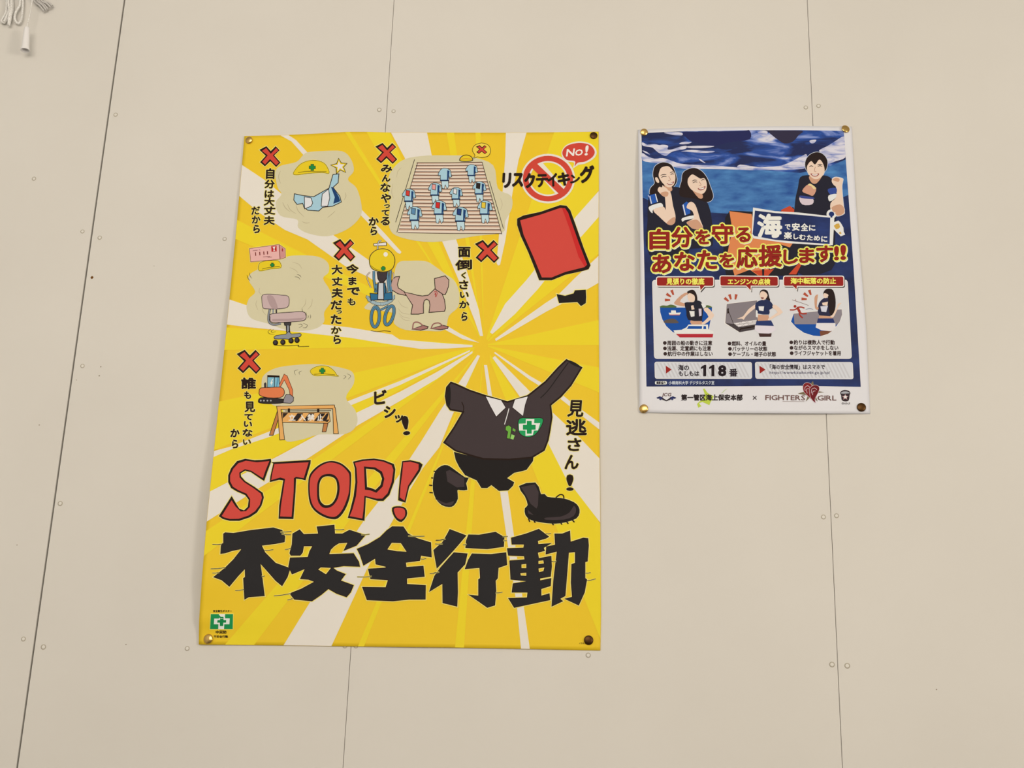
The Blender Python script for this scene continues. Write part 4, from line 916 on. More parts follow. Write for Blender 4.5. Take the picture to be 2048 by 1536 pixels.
pic_person([('K', [(340, 1250), (480, 1230), (640, 1150), (780, 1140), (880, 1170), (960, 1260), (1000, 1500), (990, 2300), (330, 2300), (300, 1700), (310, 1400)], VEST, 6.2, True),
            ('K', [(395, 960), (400, 860), (440, 775), (560, 722), (690, 755), (755, 850), (800, 1010), (770, 1110), (700, 1160), (600, 1200), (520, 1260), (345, 1270), (350, 1160), (420, 1080)], HAIR, 7, True),
            ('K', [(600, 1090), (700, 1130), (720, 1200), (640, 1230), (590, 1180)], SKIND, 7.5, True),
            ('K', [(500, 880), (540, 810), (650, 788), (720, 850), (765, 915), (775, 990), (760, 1080), (715, 1135), (650, 1148), (590, 1110), (530, 1040), (490, 960)], SKIN, 8, True),
            ('K', [(430, 985), (470, 985), (500, 1060), (470, 1070), (440, 1040)], SKIN, 8, True),
            ('K', [(315, 1290), (430, 1258), (472, 1400), (352, 1440)], BLUE_S, 8, False), ('K', [(330, 1300), (345, 1295), (375, 1425), (358, 1430)], WH, 8.6, False), ('K', [(425, 1262), (440, 1258), (478, 1395), (462, 1400)], WH, 8.6, False),
            ('M', [(245, 110), (430, 50), (480, 100), (440, 130), (310, 165), (300, 225), (250, 180)], WH, 8.6, True),
            ('M', [(310, 170), (480, 112), (525, 165), (510, -60), (500, -130), (600, -150), (650, 100), (690, 260), (680, 380), (620, 430), (540, 400), (420, 290)], SKIN, 9, True),
            ('M', [(540, 400), (600, 330), (680, 290), (684, 380), (620, 430)], SKIND, 9.5, True),
            ('K', [(472, 1190), (500, 1140), (545, 1150), (556, 1112), (585, 1140), (640, 1180), (655, 1240), (640, 1310), (570, 1305), (490, 1230)], SKIN, 10, True),
            ('K', [(520, 1250), (600, 1220), (655, 1240), (640, 1300), (570, 1305)], SKIND, 10.5, True)],
           [('K', [[(530, 985), (575, 962), (625, 968)], [(690, 935), (720, 918), (755, 925)], [(520, 945), (580, 930), (620, 935)], [(680, 905), (720, 885), (750, 895)]], [(625, 1078), (680, 1082), (750, 1048), (735, 1090), (690, 1108), (650, 1100)], [(660, 960), (690, 1020), (650, 1035)], 9)], 'smiling person in dark vest with raised fist')
pic_person([('M', [(660, 60), (900, -40), (1150, -60), (1290, 200), (1330, 700), (1250, 800), (760, 800), (690, 400)], VEST, 6.4, True),
            ('K', [(880, 1040), (900, 910), (980, 845), (1100, 818), (1220, 870), (1310, 980), (1370, 1130), (1420, 1310), (1330, 1400), (1100, 1340), (860, 1300), (850, 1150)], HAIR, 7.4, True),
            ('K', [(1060, 1180), (1220, 1250), (1240, 1330), (1170, 1330)], SKIND, 7.8, True),
            ('K', [(985, 1030), (1000, 985), (1060, 928), (1130, 960), (1200, 1000), (1270, 995), (1310, 1080), (1300, 1190), (1245, 1258), (1160, 1245), (1050, 1190), (990, 1100)], SKIN, 8.2, True),
            ('M', [(800, 90), (880, 25), (930, 60), (945, 230), (850, 265)], BLUE_S, 8, False), ('M', [(812, 85), (828, 72), (868, 255), (850, 262)], WH, 8.6, False),
            ('M', [(805, 310), (1000, 262), (1005, 312), (850, 345), (812, 372)], WH, 8.6, True),
            ('M', [(880, 380), (1000, 310), (985, 200), (930, 160), (880, 130), (905, 60), (960, 30), (1020, 70), (1060, 160), (1110, 330), (1160, 490), (1000, 495), (930, 440)], SKIN, 9, True),
            ('M', [(880, 385), (1000, 340), (1080, 350), (1160, 490), (1000, 495)], SKIND, 9.5, True)],
           [('K', [[(1070, 1075), (1110, 1055), (1150, 1062)], [(1215, 1035), (1245, 1015), (1275, 1022)], [(1060, 1045), (1100, 1025), (1145, 1030)]], [(1155, 1165), (1210, 1162), (1285, 1128), (1275, 1170), (1225, 1198), (1180, 1195)], [(1180, 1050), (1215, 1110), (1180, 1120)], 9)], 'smiling person with long dark hair and raised fist')
pic_person([('L', [(1030, 975), (1180, 940), (1440, 945), (1560, 1000), (1640, 1160), (1640, 1500), (1620, 2100), (1560, 2560), (900, 2560), (930, 1500), (990, 1150)], VEST, 6.4, True),
            ('L', [(1110, 760), (1140, 650), (1220, 575), (1330, 548), (1430, 595), (1490, 690), (1485, 800), (1440, 880), (1300, 900), (1150, 870)], HAIR, 7, True),
            ('L', [(1190, 950), (1400, 930), (1330, 1060), (1260, 1090), (1200, 1040)], SKIND, 7.4, True),
            ('L', [(1150, 775), (1215, 700), (1280, 760), (1350, 675), (1410, 730), (1445, 850), (1410, 950), (1330, 1005), (1250, 1000), (1180, 935), (1145, 850)], SKIN, 8, True),
            ('L', [(1060, 1210), (1180, 1090), (1300, 1170), (1250, 1290), (1170, 1270)], (206, 148, 120), 8, True), ('L', [(1160, 1110), (1200, 1085), (1300, 1160), (1255, 1180), (1215, 1130)], (226, 200, 140), 8.6, True),
            ('L', [(1020, 1310), (1240, 1340), (1230, 1440), (1060, 1440)], (212, 190, 190), 8, True), ('L', [(1030, 1290), (1250, 1320), (1245, 1350), (1040, 1330)], (60, 70, 130), 8.6, True),
            ('L', [(1500, 1180), (1640, 1160), (1640, 1250), (1540, 1270)], (56, 74, 140), 8, True), ('L', [(1510, 1290), (1640, 1260), (1640, 1320), (1530, 1390)], WH, 8, True),
            ('L', [(1565, 1050), (1580, 1000), (1640, 975), (1750, 1000), (1755, 1040), (1740, 1130), (1750, 1300), (1775, 1536), (1775, 1600), (1660, 1640), (1560, 1580), (1545, 1420), (1640, 1320), (1650, 1160), (1600, 1110)], SKIN, 9, True),
            ('L', [(1580, 1020), (1640, 985), (1700, 1010), (1680, 1055), (1620, 1040)], SKIND, 9.6, True), ('L', [(1560, 1500), (1700, 1440), (1775, 1500), (1770, 1590), (1660, 1630)], SKIND, 9.6, True)],
           [('L', [[(1180, 800), (1215, 782), (1250, 798)], [(1325, 795), (1365, 780), (1405, 795)], [(1320, 770), (1365, 755), (1410, 765)]], [(1205, 912), (1275, 925), (1350, 912), (1325, 955), (1270, 965), (1225, 948)], [(1285, 800), (1270, 870), (1300, 880)], 9)], 'smiling person with short dark hair and raised fist')
# title characters
def title(vw, ch, bb):
    p = Part('title_character', SR, P2)
    (a, b), (c, d) = W(vw, [bb[:2], bb[2:]])
    vs, _ = glyph_mesh(ch, 0.0)
    for lv, col, px, dx, dy in ((9, (226, 224, 192), 3.2, 1.3, 1.6), (10, YEL, 3.3, 0, 0), (11.2, (74, 20, 16), 0.5, 0, 0)):
        p.glyph(ch, (a + dx, b + dy, c + dx, d + dy), col, lv + 1, 0.026, halo=col, halo_px=px)
        if lv < 11: p.glyph(ch, (a + dx, b + dy, c + dx, d + dy), col, lv + .3, 0.026, halo=col, halo_px=px * .5)
    p.glyph(ch, (a, b, c, d), (146, 36, 28), 13, 0.024)
    return p.build()
for ch, bb in (('自', (245, 495, 590, 845)), ('分', (620, 460, 985, 810)), ('を', (1030, 505, 1280, 755)), ('守', (1310, 405, 1680, 750)), ('る', (1725, 470, 1975, 720)),
               ('あ', (285, 930, 622, 1248)), ('な', (670, 888, 1020, 1210)), ('た', (1060, 858, 1400, 1182)), ('を', (1440, 908, 1692, 1150))): title('M', ch, bb)
for ch, bb in (('応', (-60, 795, 300, 1160)), ('援', (318, 765, 716, 1140)), ('し', (740, 850, 990, 1092)), ('ま', (1008, 820, 1272, 1076)), ('す', (1303, 778, 1588, 1062)), ('!', (1605, 790, 1690, 1025)), ('!', (1712, 772, 1812, 1018))): title('N', ch, bb)
# flag
p = Part('flag_caption', SR, P2)
p.poly(W('N', [(222, 128), (600, 190), (1000, 213), (1480, 268), (1560, 300), (1545, 778), (1200, 760), (800, 735), (230, 655), (200, 600)]), WH, 9)
p.poly(W('N', [(255, 180), (600, 222), (1000, 250), (1540, 302), (1530, 752), (1000, 715), (600, 680), (240, 612), (215, 580)]), m_deep, 10)
p.poly(W('N', ell(1562, 240, 86, 80, 24)), WH, 9.5).poly(W('N', [(1560, 280), (1612, 285), (1585, 770), (1540, 772)]), WH, 10.5).poly(W('N', ell(1562, 240, 46, 42, 20)), PNAVY, 11).poly(W('N', [(1540, 250), (1582, 250), (1575, 300), (1545, 300)]), PNAVY, 11)
for ch, bb, b in (('海', (290, 232, 722, 648), .04), ('で', (765, 412, 862, 508), .04), ('安', (885, 392, 1022, 526), .04), ('全', (1035, 398, 1166, 530), .04), ('に', (1176, 425, 1288, 526), .04), ('楽', (750, 543, 886, 668), .04), ('し', (912, 575, 1000, 672), .04), ('む', (1010, 588, 1122, 682), .04), ('た', (1140, 595, 1242, 692), .04), ('め', (1255, 605, 1368, 696), .04), ('に', (1385, 615, 1492, 718), .04)):
    (a, b0), (c, d) = W('N', [bb[:2], bb[2:]]); p.glyph(ch, (a, b0, c, d), (232, 226, 220), 11.5, b)
p.build('blue flag with white lettering')
p = Part('sparkle', SR, P2)
p.poly(W('N', [(1545, 430), (1600, 380), (1680, 350), (1720, 390), (1765, 470), (1770, 540), (1795, 590), (1720, 620), (1660, 560), (1600, 500)]), WH, 9).poly(W('N', [(1600, 440), (1645, 405), (1690, 400), (1710, 460), (1680, 490), (1640, 500)]), (206, 160, 70), 10).poly(W('N', [(1690, 560), (1710, 535), (1735, 570), (1705, 585)]), (206, 160, 70), 10).build('small gold sparkle')
# advice panel
PANEL = (216, 208, 201)
def quad_r(c, r=4.5, n=4):
    out = []
    for i in range(4):
        p0, p1, p2 = c[i - 1], c[i], c[(i + 1) % 4]
        d1 = math.hypot(p0[0] - p1[0], p0[1] - p1[1]); d2 = math.hypot(p2[0] - p1[0], p2[1] - p1[1])
        a = (p1[0] + (p0[0] - p1[0]) * r / d1, p1[1] + (p0[1] - p1[1]) * r / d1); b = (p1[0] + (p2[0] - p1[0]) * r / d2, p1[1] + (p2[1] - p1[1]) * r / d2)
        for k in range(n + 1):
            t = k / n; out.append(tuple((1 - t) ** 2 * a[j] + 2 * t * (1 - t) * p1[j] + t * t * b[j] for j in range(2)))
    return out
p = Part('advice_panel', SR, P2)
q = quad_r([(1305, 560.5), (1694.5, 560), (1703, 717), (1309, 717)], 6)
p.poly(offset(q, 0.8), (236, 228, 222), 4.5).poly(q, PANEL, 5.3).build()
def speech_tab(vw, c, tail, txt, trow):
    p = Part('advice_heading', SR, P2)
    q = quad_r(W(vw, c), 3.2); t = W(vw, tail)
    for dx, dy, g, col, lv in ((1.6, 2.2, 1.6, (70, 62, 60), 8), (0, 0, 2.0, (236, 228, 222), 9), (0, 0, 0.0, DRED, 10)):
        p.poly([(a + dx, b + dy) for a, b in (offset(q, g) if g else q)], col, lv); p.poly([(a + dx, b + dy) for a, b in (offset(t, g) if g else t)], col, lv + .4)
    (x0, y0), (x1, y1) = W(vw, [trow[:2], trow[2:]])
    p.text_row(txt, x0, y0, x1, y1, YEL, 12, 0.045); return p.build('dark red speech tab with yellow lettering')
speech_tab('O', [(290, 125), (1250, 125), (1250, 270), (290, 268)], [(1020, 255), (1110, 260), (1035, 345)], '見張りの徹底', (450, 138, 1100, 252))
speech_tab('O', [(1372, 108), (2350, 118), (2352, 268), (1374, 266)], [(1800, 255), (1890, 258), (1888, 345)], 'エンジンの点検', (1492, 145, 2222, 252))
speech_tab('P', [(580, 112), (1592, 112), (1595, 272), (580, 268)], [(720, 258), (800, 260), (795, 330)], '海中転落の防止', (690, 132, 1470, 240))
# advice pictures
def ticks(p, vw, cs):
    for (cx, cy, a) in cs:
        c, s = math.cos(a), math.sin(a)
        p.poly(W(vw, [(cx + x * c - y * s, cy + x * s + y * c) for x, y in ((-46, -24), (44, -14), (44, 14), (-46, 24))]), (176, 78, 54), 7)
SEA, LAND = (26, 76, 150), (84, 104, 56)
p = Part('lookout_picture', SR, P2)
circ = [(340, 640), (1230, 640), (1225, 760), (1190, 930), (1170, 1040), (1000, 1100), (700, 1120), (560, 1060), (450, 960), (380, 840), (345, 720)]
p.poly(offset(W('O', circ), .9), (236, 228, 222), 6).poly(W('O', circ), SEA, 7)
p.poly(W('O', smooth([(345, 640), (380, 605), (460, 608), (520, 590), (590, 605), (615, 640)], 3)), LAND, 7.5).poly(W('O', smooth([(1100, 640), (1140, 600), (1210, 620), (1225, 640)], 3)), LAND, 7.5)
p.poly(W('O', [(490, 730), (530, 730), (530, 690), (610, 690), (615, 730), (700, 725), (680, 760), (500, 760)]), (230, 222, 220), 8).poly(W('O', [(500, 760), (680, 760), (672, 774), (505, 772)]), (186, 90, 90), 8.4).poly(W('O', smooth([(410, 870), (480, 840), (540, 830), (590, 835), (650, 880), (640, 908), (430, 905)], 2)), (92, 80, 72), 8)
ticks(p, 'O', [(470, 512, 0.0), (490, 432, .6), (555, 385, 1.2)])
p.poly(W('O', smooth([(580, 560), (700, 430), (790, 385), (830, 400), (740, 460), (680, 540), (760, 570), (760, 620), (640, 600)], 2)), SKIND, 8)
p.poly(W('O', smooth([(800, 400), (850, 345), (920, 345), (970, 430), (975, 560), (900, 560)], 3)), HAIR, 8).poly(W('O', smooth([(810, 430), (850, 395), (930, 440), (930, 530), (880, 550), (830, 520)], 3)), SKIN, 9)
p.poly(W('O', smooth([(760, 560), (860, 550), (960, 520), (1040, 540), (1080, 640), (1060, 840), (1040, 870), (820, 850), (790, 700)], 2)), VEST, 8.6).poly(W('O', [(870, 610), (910, 600), (930, 670), (880, 680)]), SKIN, 9).poly(W('O', [(840, 700), (930, 700), (930, 790), (870, 800)]), WH, 9).poly(W('O', [(1000, 660), (1050, 660), (1050, 780), (1010, 790)]), (210, 190, 196), 9)
p.poly(W('O', smooth([(870, 850), (1040, 860), (1060, 930), (880, 930)], 2)), SKIND, 8.4).poly(W('O', [(1040, 570), (1090, 580), (1130, 620), (1080, 660)]), WH, 9)
p.poly(W('O', smooth([(1090, 660), (1150, 640), (1240, 730), (1262, 790), (1180, 870), (1100, 925), (1050, 910), (1170, 800), (1100, 700)], 2)), SKIN, 9)
p.poly(W('O', [(570, 1030), (710, 1020), (790, 980), (830, 930), (1160, 930), (1165, 1010), (1255, 1050), (1245, 1150), (680, 1150), (600, 1090)]), (228, 220, 214), 9.6)
p.poly(W('O', [(830, 955), (1060, 958), (1055, 1005), (800, 1005)]), SEA, 10.2).poly(W('O', [(1085, 958), (1125, 958), (1130, 1008), (1080, 1008)]), SEA, 10.2).poly(W('O', [(610, 1090), (1250, 1090), (1240, 1150), (680, 1150)]), (178, 44, 52), 10.2)
p.build('person on a boat looking out to sea')
p = Part('engine_check_picture', SR, P2)
p.poly(offset(W('O', [(1480, 580), (2000, 518), (2010, 860), (1700, 1060), (1450, 910)]), .9), (236, 228, 222), 6)
p.poly(W('O', [(1480, 580), (2000, 518), (2010, 860), (1580, 920), (1455, 905)]), (132, 120, 120), 7).poly(W('O', [(1455, 905), (1580, 920), (2010, 850), (2040, 1000), (1700, 1062)]), (70, 60, 60), 7.5)
p.poly(W('O', [(1590, 905), (1900, 860), (1990, 850), (2010, 920), (1680, 975)]), (206, 194, 186), 8).stroke(W('O', [(1510, 700), (1600, 930)]), 1.0, INK, 8).poly(W('O', [(1490, 660), (1515, 652), (1515, 740), (1490, 745)]), INK, 8)
for cx, cy in ((1660, 915), (1770, 895), (1880, 885), (1700, 950), (1810, 930)): p.poly(W('O', ell(cx, cy, 44, 18, 14)), (226, 212, 204), 8.6); p.stroke(W('O', ell(cx, cy, 44, 18, 14)), .4, DGREY, 8.8, closed=True)
p.stroke(W('O', [(1700, 1030), (1720, 1005), (1980, 960)]), 2.2, INK, 8.6)
ticks(p, 'O', [(1478, 505, .7), (1540, 460, 1.25), (1635, 460, 1.75)])
p.poly(W('O', smooth([(1650, 830), (1760, 790), (1850, 670), (1980, 580), (2000, 620), (1880, 720), (1800, 800), (1770, 850), (1740, 830)], 2)), SKIN, 9)
p.poly(W('P', smooth([(165, 430), (175, 360), (230, 332), (300, 360), (330, 470), (345, 520), (290, 520), (200, 400)], 3)), HAIR, 9).poly(W('P', smooth([(168, 420), (190, 370), (250, 370), (300, 430), (260, 500), (220, 512), (180, 480)], 3)), SKIN, 9.6).poly(W('P', [(185, 465), (240, 470), (225, 495), (195, 490)]), (120, 50, 46), 10)
p.poly(W('P', smooth([(100, 560), (200, 510), (300, 505), (370, 560), (400, 640), (330, 680), (325, 760), (120, 740), (90, 660)], 2)), (40, 48, 78), 9.2).poly(W('P', [(145, 620), (240, 620), (230, 700), (155, 690)]), WH, 9.8).poly(W('P', [(100, 680), (130, 700), (130, 810), (100, 800)]), WH, 9.8)
p.poly(W('P', [(140, 760), (320, 770), (330, 880), (130, 870)]), SKIND, 9.4).poly(W('P', smooth([(390, 600), (450, 600), (560, 720), (450, 790), (330, 860), (310, 830), (470, 720), (390, 650)], 2)), SKIN, 10)
p.poly(W('P', [(110, 870), (360, 860), (410, 960), (90, 950)]), (44, 56, 100), 9.8).poly(W('P', [(85, 945), (405, 955), (450, 1020), (330, 1085), (160, 1080), (80, 1020)]), (222, 208, 208), 10).poly(W('P', [(145, 1080), (370, 1080), (360, 1140), (165, 1140)]), (70, 46, 42), 9.4)
p.build('person beside an open engine hatch')
p = Part('overboard_picture', SR, P2)
bowl = [(700, 880), (745, 745), (1150, 705), (1565, 670), (1572, 760), (1530, 880), (1440, 1000), (1330, 1090), (1200, 1130), (1080, 1120), (920, 1070), (790, 980)]
p.poly(offset(W('P', bowl), .9), (236, 228, 222), 6).poly(W('P', bowl), SEA, 7).poly(W('P', [(745, 745), (1150, 705), (1565, 670), (1572, 760), (1520, 900), (1450, 950), (1300, 925), (760, 925)]), (140, 128, 130), 7.6)
p.stroke(W('P', [(720, 510), (860, 555), (1000, 605)]), .8, (110, 60, 50), 7).stroke(smooth(W('P', [(950, 672), (1020, 660), (1078, 672)]), 3, False), .9, (90, 100, 130), 7).stroke(W('P', [(780, 495), (785, 525), (770, 512)]), .7, (150, 60, 50), 7)
p.poly(W('P', ell(768, 620, 24, 24, 14)), (160, 50, 38), 9)
for q, wd in (([(680, 680), (760, 678), (820, 645)], 2.6), ([(800, 640), (870, 632), (930, 650)], 2.6), ([(815, 650), (850, 720)], 5.0), ([(840, 715), (890, 745), (970, 742)], 3.0), ([(845, 715), (850, 770), (900, 820)], 3.0)): p.stroke(smooth(W('P', q), 3, False), wd, (164, 54, 40), 9)
ticks(p, 'P', [(925, 495, .05), (955, 425, .65), (1025, 385, 1.25)])
p.poly(W('P', [(1190, 1040), (1400, 1040), (1330, 1090), (1200, 1128)]), (120, 72, 50), 8)
p.poly(W('P', smooth([(1125, 430), (1160, 420), (1150, 500), (1140, 620), (1170, 640), (1160, 680), (1110, 650), (1100, 480)], 2)), SKIND, 9)
p.poly(W('P', smooth([(1480, 640), (1500, 580), (1560, 560), (1520, 610), (1470, 720), (1420, 810), (1370, 790), (1440, 690)], 2)), SKIN, 9)
p.poly(W('P', smooth([(1180, 560), (1260, 480), (1350, 480), (1440, 560), (1440, 700), (1360, 800), (1180, 770), (1160, 660)], 2)), (46, 44, 66), 8.6).poly(W('P', [(1200, 620), (1330, 610), (1300, 720), (1220, 710)]), (210, 204, 220), 9.2).poly(W('P', [(1230, 560), (1330, 540), (1320, 610), (1240, 600)]), SKIN, 9.2)
p.poly(W('P', smooth([(1250, 420), (1280, 340), (1350, 318), (1420, 350), (1460, 500), (1450, 680), (1380, 780), (1340, 640), (1330, 470)], 3)), HAIR, 9.6).poly(W('P', smooth([(1250, 430), (1270, 395), (1335, 420), (1325, 460), (1290, 480), (1262, 465)], 3)), SKIN, 10.2)
p.poly(W('P', [(1180, 775), (1380, 790), (1420, 830), (1170, 830)]), SKIND, 9).poly(W('P', [(1160, 825), (1420, 825), (1450, 910), (1140, 910)]), (40, 52, 100), 9.6).poly(W('P', [(1135, 905), (1455, 905), (1465, 990), (1380, 1045), (1220, 1030), (1120, 980)]), (226, 214, 214), 10)
p.build('person beside a falling figure pictogram')
p = Part('advice_list', SR, P2)
def rowv(vw, t, x0, y, x1, h, col=(58, 42, 40), b=.035, lev=7, slope=0.0):
    (a, b0), (c, d) = W(vw, [(x0, y - h / 2), (x1, y + h / 2)])
    p.poly(ell(a + (c - a) / len(t) / 2, (b0 + d) / 2, 3.7, 3.7, 16), col, lev)
    cw = (c - a) / len(t); p.text_row(t[1:], a + cw, b0, c, d, col, lev, b, slope)
rowv('O', '・周囲の船の動きに注意', 385, 1245, 1235, 84); rowv('O', '・浅瀬、定置網にも注意', 388, 1338, 1215, 84); rowv('O', '・航行中の作業はしない', 392, 1430, 1245, 84)
rowv('O', '・燃料、オイルの量', 1490, 1255, 2155, 84); rowv('O', '・バッテリーの状態', 1497, 1345, 2172, 84); rowv('O', '・ケーブル・端子の状態', 1500, 1436, 2322, 84)
rowv('P', '・釣りは複数人で行動', 665, 1235, 1448, 84); rowv('P', '・ながらスマホをしない', 670, 1328, 1512, 84); rowv('P', '・ライフジャケットを着用', 675, 1420, 1556, 84)
p.build()
# bottom boxes
def info_box(name, vw, c):
    p = Part(name, SR, P2)
    q = quad_r(W(vw, c), 4.0); p.poly(offset(q, .7), (236, 230, 224), 4.6).poly(q, (212, 206, 202), 5.4)
    (xa, ya), (xb, yb) = W(vw, [(min(a for a, b in c) + 20, min(b for a, b in c) + 18), (max(a for a, b in c) - 20, max(b for a, b in c) - 18)])
    hh = yb - ya; x = xa
    while x + hh * .55 + 3 < xb:
        p.poly([(x, ya), (x + 3.2, ya), (x + 3.2 + hh * .5, yb), (x + hh * .5, yb)], (198, 191, 188), 6); x += 7.4
    return p
p = info_box('emergency_number_box', 'Q', [(338, 548), (1988, 552), (1992, 828), (345, 826)])
p.poly(W('Q', [(525, 610), (625, 675), (528, 745)]), DRED, 7)
def rowq(p, vw, t, x0, y0, x1, y1, col=(44, 34, 40), b=.035, lev=7.4, slope=0., shear=0.):
    (a, b0), (c, d) = W(vw, [(x0, y0), (x1, y1)]); p.text_row(t, a, b0, c, d, col, lev, b, slope, shear=shear)
rowq(p, 'Q', '海の', 735, 592, 928, 694); rowq(p, 'Q', 'もしもは', 738, 694, 1098, 792)
for dx in (0, 140): p.poly(W('Q', [(1125 + dx, 632), (1182 + dx, 596), (1214 + dx, 596), (1214 + dx, 790), (1164 + dx, 790), (1164 + dx, 650), (1125 + dx, 668)]), (36, 26, 30), 7.4)
(a, b0), (c, d) = W('Q', [(1415, 598), (1562, 792)]); p.glyph('8', (a, b0, c, d), (36, 26, 30), 7.4, .05)
(a, b0), (c, d) = W('Q', [(1605, 658), (1752, 796)]); p.glyph('番', (a, b0, c, d), (44, 34, 40), 7.4, .035)
p.build()
p = info_box('web_address_box', 'R', [(5, 550), (1662, 552), (1675, 834), (12, 826)])
p.poly(W('R', [(75, 610), (180, 675), (80, 745)]), DRED, 7)
rowq(p, 'R', '「海の安全情報」はスマホで', 205, 588, 1195, 674, b=.03)
(a, b0), (c, d) = W('R', [(252, 704), (1282, 748)]); p.latin_row('https://www6.kaiho.mlit.go.jp/sp/', a, b0, c, d, (44, 36, 72), 7.4, .01)
p.build()
p = Part('picture_credit', SR, P2)
p.poly(quad_r(W('Q', [(340, 872), (545, 872), (545, 930), (340, 930)]), 3.0), (226, 220, 214), 4.6)
rowq(p, 'Q', '撮影協力', 365, 876, 522, 926, b=.04); rowq(p, 'Q', '小樽商科大学', 572, 868, 912, 934, col=(206, 206, 216), b=.02, lev=4.6, shear=.0); rowq(p, 'Q', 'デジタルタスク室', 928, 866, 1355, 934, col=(206, 206, 216), b=.02, lev=4.6)
p.build()
# foot of the poster
p = Part('island_map', SR, P2)
p.poly(W('Q', [(1160, 1005), (1185, 998), (1240, 1075), (1300, 1108), (1345, 1128), (1325, 1180), (1290, 1230), (1268, 1282), (1200, 1250), (1150, 1228), (1092, 1248), (1134, 1302), (1100, 1312), (1086, 1332), (1072, 1300), (1060, 1262), (1100, 1220), (1162, 1188), (1192, 1100)]), (186, 198, 70), 2)
p.poly(W('Q', [(1470, 1080), (1530, 1020), (1585, 995), (1540, 1030), (1490, 1078)]), (186, 196, 150), 2).build('pale green map')
p = Part('issuer_line', SR, P2)
rowq(p, 'Q', '第一管区海上保安本部', 786, 1098, 1838, 1206, col=(44, 34, 34), b=.045, lev=4)
(a, b0), (c, d) = W('R', [(-40, 1122), (30, 1192)]); p.glyph('×', (a, b0, c, d), (60, 50, 50), 4, .0)
p.build()
p = Part('wing_emblem', SR, P2)
(a, b0), (c, d) = W('Q', [(462, 1076), (618, 1128)]); p.latin_row('JCG', a, b0, c, d, (96, 60, 56), 4, .02, shear=.2)
for sgn in (-1, 1):
    def fl(pts): return W('Q', [(535 + sgn * x, y) for x, y in pts])
    p.poly(fl([(172, 1155), (110, 1130), (80, 1145), (120, 1168), (145, 1175)]), (40, 44, 84), 3).poly(fl([(105, 1150), (75, 1140), (50, 1165), (80, 1185), (100, 1200), (125, 1180)]), (54, 56, 96), 3.5).poly(fl([(78, 1165), (50, 1165), (0, 1200), (0, 1216), (40, 1200), (70, 1190)]), (44, 34, 40), 4)
p.build('dark blue wing emblem')
for t, x0, x1, y0, y1 in (('FIGHTERS', 178, 852, 1112, 1194), ('GIRL', 1068, 1388, 1118, 1200)):
    (a, b0), (c, d) = W('R', [(x0, y0), (x1, y1)]); Part('team_word', SR, P2).latin_row(t, a, b0, c, d, (108, 74, 68), 4, .016, slope=.006).build()
Part('underline', SR, P2).stroke(W('R', [(470, 1217), (845, 1221)]), .8, (150, 128, 120), 4).build()
p = Part('heart_emblem', SR, P2)
p.poly(W('R', [(730, 1085), (840, 1050), (990, 870), (1010, 960), (1060, 1040), (1185, 1062), (1060, 1075), (1020, 1090), (1070, 1220), (960, 1130), (865, 1222), (900, 1120)]), (120, 104, 76), 3)
for q, c, lv in (([(820, 990), (830, 930), (880, 900), (940, 915), (975, 965), (1000, 1100), (1035, 1245), (930, 1150), (840, 1060)], (126, 34, 36), 4), ([(930, 1060), (940, 990), (1000, 945), (1070, 950), (1098, 1000), (1070, 1080), (1020, 1180), (1030, 1240), (960, 1170)], (110, 30, 34), 4.8)):
    q = smooth(W('R', q), 3); p.poly(offset(q, .6), (220, 196, 196), lv).poly(q, c, lv + .4)
for a in ([(860, 1040), (850, 985), (900, 950), (940, 985)], [(890, 1080), (880, 1010), (920, 1000)], [(960, 1080), (970, 1010), (1020, 990), (1055, 1020)], [(985, 1110), (990, 1050), (1030, 1040)]): p.stroke(smooth(W('R', a), 3, False), .9, (220, 196, 196), 6)
p.build('dark red heart shaped emblem')
p = Part('team_badge', SR, P2)
p.poly(smooth(W('R', [(1452, 1080), (1470, 1045), (1530, 1022), (1600, 1038), (1628, 1075), (1615, 1110), (1600, 1200), (1540, 1218), (1482, 1195), (1470, 1115)]), 3), (58, 44, 46), 3)
p.poly(smooth(W('R', [(1462, 1078), (1500, 1052), (1570, 1050), (1618, 1076), (1560, 1084), (1500, 1086)]), 3), (170, 166, 166), 4)
star = [(1540 + (58 if k % 2 == 0 else 26) * math.sin(math.pi * k / 5), 1145 - (52 if k % 2 == 0 else 24) * math.cos(math.pi * k / 5)) for k in range(10)]
p.poly(W('R', star), (196, 150, 146), 4).poly(W('R', ell(1542, 1142, 26, 22, 14)), (228, 220, 216), 5)
(a, b0), (c, d) = W('R', [(1480, 1238), (1622, 1270)]); p.latin_row('©H.N.F', a, b0, c, d, (70, 58, 56), 4, .01)
p.build('small dark shield badge')

